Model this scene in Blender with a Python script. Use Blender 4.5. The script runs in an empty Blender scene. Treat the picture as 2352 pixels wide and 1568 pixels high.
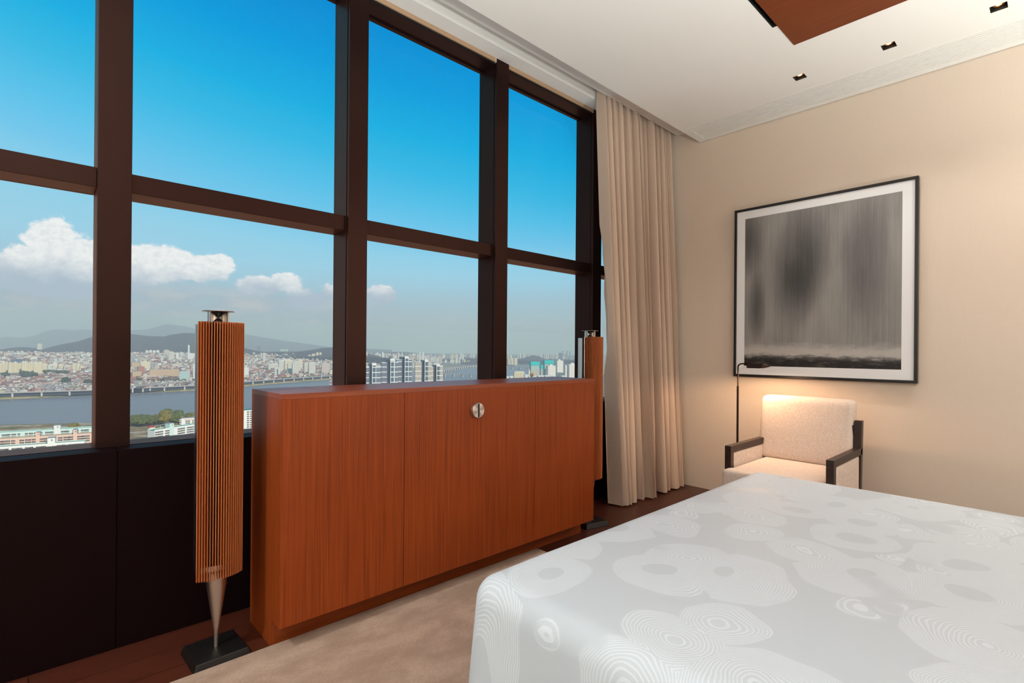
import bpy, bmesh, math, random
import numpy as np
from mathutils import Vector, Matrix, noise as mnoise

random.seed(7)
rng = np.random.default_rng(11)
scene = bpy.context.scene
COL = scene.collection
PI = math.pi

# ------------------------------------------------------------------ camera
H = 1.18                        # eye height above the floor
FPX, CX, CYP = 1182.05, 1176.0, 805.04
YAW, PITCH, ROLL = math.radians(46.9605), math.radians(.0437557), math.radians(.463449)
_f = Vector((math.cos(YAW)*math.cos(PITCH), math.sin(YAW)*math.cos(PITCH), math.sin(PITCH)))
_r0 = Vector((math.sin(YAW), -math.cos(YAW), 0)); _u0 = _r0.cross(_f)
_r = _r0*math.cos(ROLL)+_u0*math.sin(ROLL); _u = _u0*math.cos(ROLL)-_r0*math.sin(ROLL)
cam_d = bpy.data.cameras.new('camera'); cam = bpy.data.objects.new('camera', cam_d); COL.objects.link(cam)
m3 = Matrix((_r, _u, -_f)).transposed()
cam.matrix_world = Matrix.Translation((0, 0, H)) @ m3.to_4x4()
cam_d.sensor_width = 36; cam_d.lens = FPX/2352*36
cam_d.shift_y = (CYP-784)/2352
cam_d.clip_start = .05; cam_d.clip_end = 60000
scene.camera = cam

def ray(px, py): return _f+_r*((px-CX)/FPX)-_u*((py-CYP)/FPX)
def bearing(px, py=800):
    """compass direction (unit x, y) and slope of the line of sight through a point of the view"""
    d = ray(px, py); h = math.hypot(d.x, d.y)
    return d.x/h, d.y/h, d.z/h

# ------------------------------------------------------------------ helpers
def lin(r, g, b):
    f = lambda c: c/255/12.92 if c/255 <= .04045 else ((c/255+.055)/1.055)**2.4
    return (f(r), f(g), f(b), 1)

def tag(o, label=None, cat=None, group=None, kind=None):
    if label: o['label'] = label
    if cat: o['category'] = cat
    if group: o['group'] = group
    if kind: o['kind'] = kind
    return o

def empty(name, loc=(0, 0, 0), rz=0, label=None, cat=None, group=None, kind=None):
    o = bpy.data.objects.new(name, None); o.empty_display_size = .1
    o.location = loc; o.rotation_euler = (0, 0, rz); COL.objects.link(o)
    return tag(o, label, cat, group, kind)

class MB:
    def __init__(s): s.v = []; s.f = []; s.m = []
    def add(s, vs, fs, mi=0):
        o = len(s.v); s.v += [tuple(p) for p in vs]
        for f in fs: s.f.append(tuple(i+o for i in f)); s.m.append(mi)
        return s
    def box(s, x0, x1, y0, y1, z0, z1, mi=0):
        v = [(x, y, z) for z in (z0, z1) for y in (y0, y1) for x in (x0, x1)]
        return s.add(v, [(0, 2, 3, 1), (4, 5, 7, 6), (0, 1, 5, 4), (2, 6, 7, 3), (0, 4, 6, 2), (1, 3, 7, 5)], mi)
    def quad(s, a, b, c, d, mi=0): return s.add([a, b, c, d], [(0, 1, 2, 3)], mi)
    def lathe(s, prof, n=32, c=(0, 0, 0), mi=0, a0=0, a1=2*PI, cap=True):
        full = abs(a1-a0-2*PI) < 1e-6; k = n if full else n+1
        vs = [(c[0]+r*math.cos(a0+(a1-a0)*i/n), c[1]+r*math.sin(a0+(a1-a0)*i/n), c[2]+z) for r, z in prof for i in range(k)]
        fs = []
        for j in range(len(prof)-1):
            for i in range(n):
                a = j*k+i; b = j*k+(i+1) % k
                fs.append((a, b, b+k, a+k))
        if cap and full:
            fs.append(tuple(reversed(range(k)))); fs.append(tuple(range((len(prof)-1)*k, len(prof)*k)))
        return s.add(vs, fs, mi)
    def tube(s, pts, rad, n=12, mi=0, cap=True):
        pts = [Vector(p) for p in pts]; vs = []; N = len(pts)
        up = Vector((0, 0, 1))
        for i, p in enumerate(pts):
            t = (pts[min(i+1, N-1)]-pts[max(i-1, 0)]).normalized()
            a = up.cross(t)
            if a.length < 1e-3: a = Vector((1, 0, 0)).cross(t)
            a.normalize(); b = t.cross(a)
            r = rad[i] if isinstance(rad, (list, tuple)) else rad
            vs += [tuple(p+a*r*math.cos(2*PI*k/n)+b*r*math.sin(2*PI*k/n)) for k in range(n)]
        fs = [(j*n+k, j*n+(k+1) % n, (j+1)*n+(k+1) % n, (j+1)*n+k) for j in range(N-1) for k in range(n)]
        if cap: fs += [tuple(reversed(range(n))), tuple(range((N-1)*n, N*n))]
        return s.add(vs, fs, mi)
    def prism(s, poly, z0, z1, mi=0):
        n = len(poly)
        vs = [(x, y, z0) for x, y in poly]+[(x, y, z1) for x, y in poly]
        return s.add(vs, [tuple(reversed(range(n))), tuple(range(n, 2*n))]+[(i, (i+1) % n, n+(i+1) % n, n+i) for i in range(n)], mi)
    def rbox(s, c, h, r, n=(12, 12, 6), puff=(0, 0, 0), mi=0, shear=None):
        """rounded (cushion-like) box: centre c, half sizes h, radius r"""
        vs = []; idx = {}; fs = []
        def vert(i, j, k):
            key = (i, j, k)
            if key in idx: return idx[key]
            q = []
            for a, (t, N) in enumerate(zip((i, j, k), n)):
                u = 2*t/N-1
                u = math.copysign(1-(1-abs(u))**1.5, u)          # denser near the edges
                q.append(u)
            p = Vector((q[0]*h[0], q[1]*h[1], q[2]*h[2]))
            inn = Vector([max(-(h[a]-r), min(h[a]-r, p[a])) for a in range(3)])
            d = p-inn
            if d.length > 1e-9: p = inn+d.normalized()*r
            for a in range(3):
                b, e = (a+1) % 3, (a+2) % 3
                p[a] *= 1+puff[a]*(1-q[b]**2)*(1-q[e]**2)
            if shear: p = Vector(shear(p))
            idx[key] = len(vs); vs.append((p.x+c[0], p.y+c[1], p.z+c[2])); return idx[key]
        X, Y, Z = n
        for i in range(X):
            for j in range(Y):
                fs.append((vert(i, j, 0), vert(i, j+1, 0), vert(i+1, j+1, 0), vert(i+1, j, 0)))
                fs.append((vert(i, j, Z), vert(i+1, j, Z), vert(i+1, j+1, Z), vert(i, j+1, Z)))
        for i in range(X):
            for k in range(Z):
                fs.append((vert(i, 0, k), vert(i+1, 0, k), vert(i+1, 0, k+1), vert(i, 0, k+1)))
                fs.append((vert(i, Y, k), vert(i, Y, k+1), vert(i+1, Y, k+1), vert(i+1, Y, k)))
        for j in range(Y):
            for k in range(Z):
                fs.append((vert(0, j, k), vert(0, j, k+1), vert(0, j+1, k+1), vert(0, j+1, k)))
                fs.append((vert(X, j, k), vert(X, j+1, k), vert(X, j+1, k+1), vert(X, j, k+1)))
        return s.add(vs, fs, mi)
    def mesh(s, name, mats, smooth=False):
        me = bpy.data.meshes.new(name); me.from_pydata(s.v, [], s.f)
        mats = mats if isinstance(mats, (list, tuple)) else [mats]
        for m in mats: me.materials.append(m)
        if len(mats) > 1: me.polygons.foreach_set('material_index', s.m)
        if smooth: me.polygons.foreach_set('use_smooth', [True]*len(me.polygons))
        me.update(); return me
    def build(s, name, mats, parent=None, smooth=False, bevel=0, seg=2, loc=None, **tg):
        o = bpy.data.objects.new(name, s.mesh(name, mats, smooth)); COL.objects.link(o)
        if parent: o.parent = parent
        if loc: o.location = loc
        if bevel:
            b = o.modifiers.new('bevel', 'BEVEL'); b.width = bevel; b.segments = seg; b.limit_method = 'ANGLE'; b.angle_limit = .6
            b.harden_normals = False
        if smooth and bevel == 0:
            try:
                o.data.set_sharp_from_angle(angle=math.radians(40))
            except Exception: pass
        return tag(o, tg.get('label'), tg.get('cat'), tg.get('group'), tg.get('kind'))

def copy_tree(o, parent=None):
    c = o.copy(); COL.objects.link(c)
    if parent: c.parent = parent
    for ch in o.children: copy_tree(ch, c)
    return c

# ------------------------------------------------------------------ node helpers
class NT:
    def __init__(s, tree): s.t = tree; s.n = tree.nodes; s.l = tree.links
    def new(s, typ, **kw):
        nd = s.n.new(typ)
        for k, v in kw.items(): setattr(nd, k, v)
        return nd
    def put(s, sock, v):
        if isinstance(v, bpy.types.NodeSocket): s.l.new(v, sock)
        elif v is not None: sock.default_value = v
    def math(s, op, a, b=None, c=None, clamp=False):
        nd = s.new('ShaderNodeMath', operation=op, use_clamp=clamp)
        for i, v in enumerate((a, b, c)): s.put(nd.inputs[i], v)
        return nd.outputs[0]
    def vmath(s, op, a, b=None):
        nd = s.new('ShaderNodeVectorMath', operation=op); s.put(nd.inputs[0], a); s.put(nd.inputs[1], b)
        return nd.outputs['Value'] if op in ('LENGTH', 'DOT_PRODUCT', 'DISTANCE') else nd.outputs[0]
    def mix(s, f, a, b, blend='MIX'):
        nd = s.new('ShaderNodeMix', data_type='RGBA', blend_type=blend)
        s.put(nd.inputs[0], f); s.put(nd.inputs[6], a); s.put(nd.inputs[7], b); return nd.outputs[2]
    def ramp(s, f, stops, interp='LINEAR'):
        nd = s.new('ShaderNodeValToRGB'); cr = nd.color_ramp; cr.interpolation = interp
        while len(cr.elements) < len(stops): cr.elements.new(.5)
        for e, (p, c) in zip(cr.elements, stops):
            e.position = p; e.color = c if len(c) == 4 else (*c, 1)
        s.put(nd.inputs[0], f); return nd.outputs[0]
    def smooth(s, v, a, b, ta=0., tb=1.):
        nd = s.new('ShaderNodeMapRange', interpolation_type='SMOOTHSTEP')
        for i, q in enumerate((v, a, b, ta, tb)): s.put(nd.inputs[i], q)
        return nd.outputs[0]
    def noise(s, vec, scale, detail=3, rough=.5, out=0, dist=0):
        nd = s.new('ShaderNodeTexNoise'); s.put(nd.inputs['Vector'], vec)
        s.put(nd.inputs['Scale'], scale); s.put(nd.inputs['Detail'], detail); s.put(nd.inputs['Roughness'], rough); s.put(nd.inputs['Distortion'], dist)
        return nd.outputs[out]
    def coord(s, kind='Object'): return s.new('ShaderNodeTexCoord').outputs[kind]
    def scale(s, vec, sc, loc=(0, 0, 0), rot=(0, 0, 0)):
        nd = s.new('ShaderNodeMapping'); s.put(nd.inputs[0], vec); nd.inputs['Scale'].default_value = sc
        nd.inputs['Location'].default_value = loc; nd.inputs['Rotation'].default_value = rot; return nd.outputs[0]
    def xyz(s, vec):
        nd = s.new('ShaderNodeSeparateXYZ'); s.put(nd.inputs[0], vec); return nd.outputs
    def comb(s, x, y, z):
        nd = s.new('ShaderNodeCombineXYZ')
        for i, v in enumerate((x, y, z)): s.put(nd.inputs[i], v)
        return nd.outputs[0]
    def bump(s, h, strength=.3, dist=.01):
        nd = s.new('ShaderNodeBump'); s.put(nd.inputs['Height'], h); nd.inputs['Strength'].default_value = strength; nd.inputs['Distance'].default_value = dist
        return nd.outputs[0]

def mat(name, color=None, rough=.5, metal=0, spec=.5, fn=None, **kw):
    m = bpy.data.materials.new(name); m.use_nodes = True
    nt = NT(m.node_tree); b = m.node_tree.nodes['Principled BSDF']
    if color is not None: b.inputs['Base Color'].default_value = color
    b.inputs['Roughness'].default_value = rough; b.inputs['Metallic'].default_value = metal
    b.inputs['Specular IOR Level'].default_value = spec
    for k, v in kw.items(): b.inputs[k.replace('_', ' ')].default_value = v
    if fn: fn(nt, b)
    return m
L = lambda nt, sock, b, name: nt.l.new(sock, b.inputs[name])

# ------------------------------------------------------------------ interior materials
def f_veneer(axis, fine, base, dark, lite):
    def fn(nt, b):
        o = nt.coord()
        sc = [fine, fine, fine]; sc[axis] = fine*.006
        n1 = nt.noise(nt.scale(o, sc), 1, 2, .6)
        sc2 = [fine*.12]*3; sc2[axis] = fine*.006*.8
        n2 = nt.noise(nt.scale(o, sc2), 1, 3, .6)
        c = nt.mix(nt.smooth(n1, .3, .72), dark, lite)
        c = nt.mix(nt.smooth(n2, .3, .75), c, base)
        n3 = nt.noise(o, 1.6, 2)
        c = nt.mix(nt.math('MULTIPLY', nt.smooth(n3, .35, .7), .28), c, dark)
        L(nt, c, b, 'Base Color'); L(nt, nt.bump(n1, .06, .001), b, 'Normal')
    return fn
M = {}
M['veneer'] = mat('teak_veneer', rough=.45, spec=.22, fn=f_veneer(2, 330, lin(140, 62, 22), lin(106, 43, 14), lin(158, 75, 29)))
M['veneer_x'] = mat('teak_veneer_flat', rough=.38, spec=.5, fn=f_veneer(0, 330, lin(140, 62, 22), lin(106, 43, 14), lin(158, 75, 29)))
M['veneer_ceiling'] = mat('ceiling_veneer', rough=.5, spec=.3, fn=f_veneer(1, 130, lin(120, 58, 24), lin(98, 43, 16), lin(134, 68, 31)))
M['dark_gap'] = mat('shadow_gap', lin(10, 6, 5), .8)
def f_frame(nt, b):
    n = nt.noise(nt.coord(), 900, 2); L(nt, nt.bump(n, .04, .0005), b, 'Normal')
def f_bronze(nt, b):
    f_frame(nt, b)
    gl = nt.new('ShaderNodeBsdfGlossy'); gl.inputs[0].default_value = (.86, .42, .32, 1); gl.inputs['Roughness'].default_value = .36
    fr = nt.new('ShaderNodeFresnel'); fr.inputs[0].default_value = 1.3
    mx = nt.new('ShaderNodeMixShader'); nt.l.new(nt.math('MINIMUM', nt.math('MULTIPLY', fr.outputs[0], 1.7), .38), mx.inputs[0])
    nt.l.new(b.outputs[0], mx.inputs[1]); nt.l.new(gl.outputs[0], mx.inputs[2])
    out = next(n for n in nt.n if n.type == 'OUTPUT_MATERIAL'); nt.l.new(mx.outputs[0], out.inputs[0])
M['frame'] = mat('bronze_anodised_metal', lin(24, 16, 17), .6, 0, 0, fn=f_bronze)
M['panel'] = mat('dark_stained_panel', lin(19, 6, 7), .6, 0, .06, fn=f_frame)
M['gasket'] = mat('black_gasket', lin(8, 7, 8), .7)
def f_paint(col, bump=.05):
    def fn(nt, b):
        n = nt.noise(nt.coord(), 260, 4); L(nt, nt.bump(n, bump, .002), b, 'Normal'); b.inputs['Base Color'].default_value = col
    return fn
M['ceiling'] = mat('white_plaster', rough=.9, spec=.2, fn=f_paint(lin(238, 236, 232)))
def f_wallpaper(nt, b):
    o = nt.coord()
    a = nt.noise(nt.scale(o, (420, 420, 12)), 1, 2); c = nt.noise(nt.scale(o, (14, 14, 420)), 1, 2)
    h = nt.math('ADD', a, c)
    L(nt, nt.mix(nt.math('MULTIPLY', h, .5), lin(211, 194, 177), lin(220, 206, 191)), b, 'Base Color')
    L(nt, nt.bump(h, .12, .001), b, 'Normal')
M['wall'] = mat('cream_fabric_wallcovering', rough=.75, spec=.25, fn=f_wallpaper)
def f_floor(nt, b):
    o = nt.coord(); br = nt.new('ShaderNodeTexBrick'); nt.put(br.inputs['Vector'], o)
    br.inputs['Scale'].default_value = 1; br.inputs['Brick Width'].default_value = 1.6; br.inputs['Row Height'].default_value = .14
    br.inputs['Mortar Size'].default_value = .0018
    br.inputs['Color1'].default_value = lin(78, 36, 23); br.inputs['Color2'].default_value = lin(60, 26, 17); br.inputs['Mortar'].default_value = lin(24, 10, 6)
    g = nt.noise(nt.scale(o, (6, 140, 10)), 1, 4, .6)
    L(nt, nt.mix(nt.math('MULTIPLY', nt.smooth(g, .35, .75), .6), br.outputs[0], lin(50, 20, 12)), b, 'Base Color')
    L(nt, nt.bump(g, .06, .001), b, 'Normal')
M['floor'] = mat('dark_timber_floor', rough=.38, spec=.5, fn=f_floor)
def f_rug(nt, b):
    o = nt.coord()
    p = nt.noise(nt.scale(o, (5, 8, 5), rot=(0, 0, .5)), 1, 4, .6); q = nt.noise(o, 420, 2, .6); w = nt.noise(nt.scale(o, (80, 260, 80), rot=(0, 0, .3)), 1, 2)
    c = nt.mix(nt.smooth(p, .32, .7), lin(156, 125, 104), lin(184, 155, 135))
    c = nt.mix(nt.math('MULTIPLY', nt.smooth(nt.math('ADD', nt.math('MULTIPLY', q, .5), nt.math('MULTIPLY', w, .5)), .4, .62), .35), c, lin(120, 92, 74))
    L(nt, c, b, 'Base Color'); L(nt, nt.bump(nt.math('ADD', q, w), .8, .006), b, 'Normal')
M['rug'] = mat('taupe_cut_pile', rough=.95, spec=.1, fn=f_rug, Sheen_Weight=.25)
def f_bed(nt, b):
    o = nt.coord()
    wn = nt.new('ShaderNodeTexNoise'); nt.put(wn.inputs['Vector'], o); wn.inputs['Scale'].default_value = 4.5; wn.inputs['Detail'].default_value = 1
    wv = nt.vmath('SCALE', nt.vmath('SUBTRACT', wn.outputs['Color'], (.5, .5, .5))); wv.node.inputs['Scale'].default_value = .11
    x = nt.xyz(nt.vmath('ADD', o, wv))
    v2 = nt.comb(x[0], x[1], nt.math('MULTIPLY', x[2], .3))
    vo = nt.new('ShaderNodeTexVoronoi', feature='F1'); nt.put(vo.inputs['Vector'], v2); vo.inputs['Scale'].default_value = 4.2; vo.inputs['Randomness'].default_value = .8
    d = vo.outputs['Distance']; cell = nt.xyz(vo.outputs['Color'])
    r0 = nt.math('MULTIPLY_ADD', cell[0], .12, .12); r1 = nt.math('MULTIPLY_ADD', cell[1], .22, .52)
    fine = nt.noise(o, 9, 2)
    ph = nt.math('ADD', nt.math('MULTIPLY', d, 250), nt.math('MULTIPLY', fine, 20))
    line = nt.smooth(nt.math('SINE', ph), -.1, .7)
    ring = nt.math('MULTIPLY', nt.smooth(d, r0, nt.math('ADD', r0, .015)), nt.math('SUBTRACT', 1, nt.smooth(d, nt.math('SUBTRACT', r1, .02), r1)))
    brk = nt.smooth(nt.noise(o, 5, 1), .26, .36)
    msk = nt.math('MULTIPLY', nt.math('MULTIPLY', line, ring), brk)
    body = nt.math('MULTIPLY', nt.math('MULTIPLY', ring, brk), .30)
    m2 = nt.math('MAXIMUM', msk, body)
    L(nt, nt.mix(m2, lin(177, 185, 193), lin(195, 203, 211)), b, 'Base Color')
    wv2 = nt.noise(nt.scale(o, (900, 900, 900)), 1, 1)
    L(nt, nt.bump(nt.math('ADD', nt.math('MULTIPLY', msk, .6), nt.math('MULTIPLY', wv2, .25)), .25, .002), b, 'Normal')
    L(nt, nt.math('MULTIPLY_ADD', m2, .25, .5), b, 'Roughness')
M['bed'] = mat('white_jacquard', rough=.6, spec=.08, fn=f_bed, Sheen_Weight=.1)
def f_cloth(c1, c2, s=500):
    def fn(nt, b):
        o = nt.coord()
        a = nt.noise(nt.scale(o, (s, s*.15, s)), 1, 2); c = nt.noise(nt.scale(o, (s*.15, s, s*.15)), 1, 2)
        h = nt.math('ADD', a, c)
        L(nt, nt.mix(nt.smooth(nt.math('MULTIPLY', h, .5), .35, .65), c1, c2), b, 'Base Color'); L(nt, nt.bump(h, .35, .001), b, 'Normal')
    return fn
M['upholstery'] = mat('beige_linen_weave', rough=.9, spec=.15, fn=f_cloth(lin(196, 176, 162), lin(222, 206, 194)))
M['chair_wood'] = mat('espresso_wood', lin(40, 22, 17), .4, fn=f_veneer(0, 200, lin(42, 23, 18), lin(26, 13, 10), lin(52, 30, 23)))
M['picture_frame'] = mat('black_lacquer_frame', lin(20, 17, 18), .35)
M['mat_board'] = mat('white_mat_board', lin(232, 233, 235), .8, fn=f_paint(lin(232, 233, 236), .03))
M['lamp_metal'] = mat('dark_bronze_metal', lin(48, 30, 22), .38, .6)
M['steel'] = mat('brushed_aluminium', lin(206, 198, 192), .34, 1)
M['steel_mirror'] = mat('polished_aluminium', lin(216, 210, 206), .2, 1)
def f_brushed(nt, b):
    p = nt.xyz(nt.coord()); a = nt.math('ARCTAN2', p[0], p[2])
    w = nt.math('SINE', nt.math('MULTIPLY', a, 4)); r = nt.noise(nt.comb(nt.vmath('LENGTH', nt.comb(p[0], 0, p[2])), 0, 0), 2200, 2)
    L(nt, nt.mix(nt.smooth(w, -.8, .8), lin(176, 160, 152), lin(216, 204, 196)), b, 'Base Color'); L(nt, nt.bump(r, .1, .0004), b, 'Normal')
M['disc'] = mat('radially_brushed_steel', rough=.38, metal=.85, fn=f_brushed)
M['black'] = mat('satin_black', lin(14, 12, 12), .45)
M['black_cloth'] = mat('black_speaker_cloth', lin(14, 8, 7), .9)
M['lamella'] = mat('oak_lamella', rough=.5, spec=.35, fn=f_veneer(2, 420, lin(176, 96, 50), lin(140, 70, 34), lin(196, 116, 66)))
def f_curtain(alpha_t):
    def fn(nt, b):
        o = nt.coord(); a = nt.noise(nt.scale(o, (700, 700, 60)), 1, 2)
        c = nt.mix(a, lin(194, 171, 152), lin(220, 199, 181)); L(nt, c, b, 'Base Color')
        L(nt, nt.bump(a, .12, .001), b, 'Normal')
        tr = nt.new('ShaderNodeBsdfTranslucent'); nt.put(tr.inputs[0], c)
        mx = nt.new('ShaderNodeMixShader'); mx.inputs[0].default_value = alpha_t
        nt.l.new(b.outputs[0], mx.inputs[1]); nt.l.new(tr.outputs[0], mx.inputs[2])
        out = next(n for n in nt.n if n.type == 'OUTPUT_MATERIAL'); nt.l.new(mx.outputs[0], out.inputs[0])
    return fn
M['curtain'] = mat('beige_drape', rough=.85, spec=.15, fn=f_curtain(.12))
def f_sheer(nt, b):
    b.inputs['Base Color'].default_value = lin(240, 238, 234)
    tr = nt.new('ShaderNodeBsdfTranslucent'); tr.inputs[0].default_value = lin(245, 244, 240)
    tp = nt.new('ShaderNodeBsdfTransparent')
    m1 = nt.new('ShaderNodeMixShader'); m1.inputs[0].default_value = .85; nt.l.new(b.outputs[0], m1.inputs[1]); nt.l.new(tr.outputs[0], m1.inputs[2])
    m2 = nt.new('ShaderNodeMixShader'); m2.inputs[0].default_value = .2; nt.l.new(m1.outputs[0], m2.inputs[1]); nt.l.new(tp.outputs[0], m2.inputs[2])
    out = next(n for n in nt.n if n.type == 'OUTPUT_MATERIAL'); nt.l.new(m2.outputs[0], out.inputs[0])
M['sheer'] = mat('white_sheer', rough=.9, fn=f_sheer)
def f_glass(nt, b):
    tp = nt.new('ShaderNodeBsdfTransparent'); tp.inputs[0].default_value = (.985, .99, .99, 1)
    gl = nt.new('ShaderNodeBsdfGlossy'); gl.inputs['Roughness'].default_value = .0
    fr = nt.new('ShaderNodeFresnel'); fr.inputs[0].default_value = 1.25
    mx = nt.new('ShaderNodeMixShader'); nt.l.new(nt.math('MULTIPLY', fr.outputs[0], .15), mx.inputs[0])
    nt.l.new(tp.outputs[0], mx.inputs[1]); nt.l.new(gl.outputs[0], mx.inputs[2])
    out = next(n for n in nt.n if n.type == 'OUTPUT_MATERIAL'); nt.l.new(mx.outputs[0], out.inputs[0])
M['glass'] = mat('clear_glazing', fn=f_glass)
M['blind'] = mat('tan_blind_cloth', lin(176, 142, 112), .7, fn=f_paint(lin(178, 146, 116), .05))
M['vent'] = mat('white_vent', lin(226, 221, 214), .6)
M['grey_plastic'] = mat('grey_plastic', lin(84, 80, 76), .7)
M['bulb'] = mat('warm_bulb', lin(255, 220, 160), .5, Emission_Color=(1, .62, .25, 1), Emission_Strength=9)
M['reflector'] = mat('gold_reflector', lin(120, 80, 40), .3, .8)

# ------------------------------------------------------------------ room shell
XA, XL, YB = 4.28, -2.6, -2.4           # art wall, left wall, back wall
ZC, ZP, ZT = 3.022, 3.146, 3.30         # ceiling, raised strip by the window, slab
YG, YM = 2.779, 2.615                   # glass plane, face of the mullions
MULL = [.188-2.094, .188-1.047, .188, 1.236, 2.283, 3.335]
MW = .110

MB().box(XL, XA, YB, 2.75, -.14, 0).build('floor', M['floor'], kind='structure')
MB().box(XA, XA+.2, YB-.2, 2.60, 0, ZT).box(XA, XA+.2, 2.6, 2.9, 0, ZT).build('wall_right', M['wall'], kind='structure')
MB().box(XL-.2, XL, YB-.2, 2.9, 0, ZT).build('wall_left', M['wall'], kind='structure')
MB().box(XL, XA, YB-.2, YB, 0, ZT).build('wall_back', M['wall'], kind='structure')

# ceiling: one surface with openings for the downlights and the slot
holes = [(3.703, 3.770, y-.034, y+.034) for y in (1.2085, .7205, .242)]
holes.append((.9, 3.057, 1.107, 1.133))                 # air slot along the timber panel
holes.append((.55, 3.318, -1.6, 1.107))                 # timber panel
holes.append((3.934, 4.245, -2.0, 2.134))               # air grille
xs = sorted({XL, 4.274}|{h[0] for h in holes}|{h[1] for h in holes}); ys = sorted({YB, 2.181}|{h[2] for h in holes}|{h[3] for h in holes})
cb = MB()
for i in range(len(xs)-1):
    for j in range(len(ys)-1):
        mx, my = (xs[i]+xs[i+1])/2, (ys[j]+ys[j+1])/2
        if any(h[0] < mx < h[1] and h[2] < my < h[3] for h in holes): continue
        cb.quad((xs[i], ys[j], ZC), (xs[i], ys[j+1], ZC), (xs[i+1], ys[j+1], ZC), (xs[i+1], ys[j], ZC))
cb.quad((XL, 2.181, ZC), (XL, 2.181, ZP), (XA, 2.181, ZP), (XA, 2.181, ZC))
cb.quad((XL, 2.181, ZP), (XL, 2.402, ZP), (XA, 2.402, ZP), (XA, 2.181, ZP))
cb.quad((XL, 2.402, ZP), (XL, 2.402, 3.26), (XA, 2.402, 3.26), (XA, 2.402, ZP))
cb.quad((XL, 2.402, 3.26), (XL, 2.508, 3.26), (XA, 2.508, 3.26), (XA, 2.402, 3.26))
cb.quad((XL, 2.508, 3.26), (XL, 2.508, 3.152), (XA, 2.508, 3.152), (XA, 2.508, 3.26))
cb.quad((XL, 2.508, 3.152), (XL, 2.616, 3.152), (XA, 2.616, 3.152), (XA, 2.508, 3.152))
cb.box(XL, XA, 2.616, 2.618, 3.152, ZT)
cb.build('ceiling', M['ceiling'], kind='structure')
MB().box(XL-.2, XA+.2, YB-.2, 2.95, ZT, ZT+.25).build('trim_8', M['ceiling'], kind='structure', label='concrete slab above the ceiling')

# low wall under the windows: panels with fine joints and a ledge on top
wb = MB()
joints = [XL]+[.25+1.0475*i for i in range(-2, 4)]+[XA]
for a, b_ in zip(joints, joints[1:]):
    wb.box(a+.0015, b_-.0015, 2.53, 2.637, .0, .779)
wb.box(XL, XA, 2.535, 2.66, 0, .77)
wb.build('wall_front', M['panel'], bevel=.0015, seg=1, kind='structure')
MB().box(XL, XA, 2.637, 2.652, .7, .765).build('trim_7', M['gasket'], kind='structure')
MB().box(XL, XA, 2.652, 2.80, .55, .779).build('trim_6', M['frame'], kind='structure')

# mullions
for i, x in enumerate(MULL):
    b = MB().box(x, x+MW, 2.645, 2.80, .779, 3.26).box(x+.004, x+MW-.004, 2.633, 2.645, .779, 3.26).box(x, x+MW, YM, 2.633, .779, 3.1525)
    b.build('trim_%d' % (i if i < 6 else i+3), M['frame'], kind='structure', bevel=.0012, seg=1)
# windows between them: head, transom and two panes each
ends = [XL-.0]+[x for m_ in MULL for x in (m_, m_+MW)]+[XA]
bays = [(ends[2*k], ends[2*k+1]) for k in range(len(MULL)+1)]
for k, (a, b_) in enumerate(bays):
    if b_-a < .05: continue
    w = empty('window_%d' % (k+1), (a, YG, .78), kind='structure')
    W = b_-a; e = .001
    MB().box(e, W-e, 2.645-YG, .02, 1.8225-.78, 1.902-.78).build('transom', M['frame'], w, bevel=.0012, seg=1)
    MB().box(e, W-e, 2.637-YG, .02, 3.118-.78, 3.26-.78).box(e, W-e, -.024, -.012, 3.106-.78, 3.119-.78).build('head_rail', M['frame'], w)
    MB().box(e, W-e, 2.630-YG, 2.637-YG, 3.119-.78, 3.25-.78).build('gasket', M['gasket'], w)
    MB().box(0, W, -.004, .004, 0, 1.0425).build('glass_pane', M['glass'], w)
    MB().box(0, W, -.004, .004, 1.122, 3.119-.78).build('glass_pane', M['glass'], w)
bl_names = {4: 'tan roller blind hem above the window behind the middle of the teak cabinet',
            5: 'tan roller blind hem above the narrow window beside the drapes'}
for k in (4, 5):
    a, b_ = bays[k]
    t = empty('roller_blind', ((a+b_)/2, 2.6245, 3.128), label=bl_names[k], cat='blind', group='roller blinds above the windows')
    W = (b_-a)/2-.002
    MB().box(-W, W-.004, -.0045, .0045, 0, .12).build('hem_bar', M['blind'], t)
    MB().box(W-.004, W, -.006, .006, -.002, .12).build('end_cap', M['vent'], t, label='white plastic end cap')

# ------------------------------------------------------------------ ceiling fittings
t = empty('ceiling_panel', (1.934, -.2465, ZC-.004), label='flush timber veneer panel set into the white ceiling above the bed', cat='ceiling panel')
px0, px1, py0, py1 = .552-1.934, 3.316-1.934, -1.598+.2465, 1.105+.2465
seams = [px0, 1.336-1.934, 2.838-1.934, px1]
for a, b_ in zip(seams, seams[1:]): MB().box(a+.0006, b_-.0006, py0, py1, 0, .02).build('board', M['veneer_ceiling'], t)
t = empty('slot_diffuser', (1.98, 1.12, ZC), label='black linear air slot running along the timber ceiling panel', cat='air vent')
MB().box(-1.078, 1.075, -.012, .0125, .045, .05).box(-1.078, 1.075, .011, .0125, 0, .05).box(-1.078, 1.075, -.0125, -.011, 0, .05).box(1.073, 1.0765, -.012, .012, 0, .05).build('housing', M['gasket'], t)
MB().box(-1.078, 1.075, -.002, .002, .02, .04).build('blade', M['black'], t)
t = empty('ceiling_vent', (4.09, .067, ZC), label='long white louvred air grille in the ceiling along the art wall', cat='air vent')
x0, x1, y0, y1 = 3.934-4.09, 4.245-4.09, -2.0-.067, 2.134-.067
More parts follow.
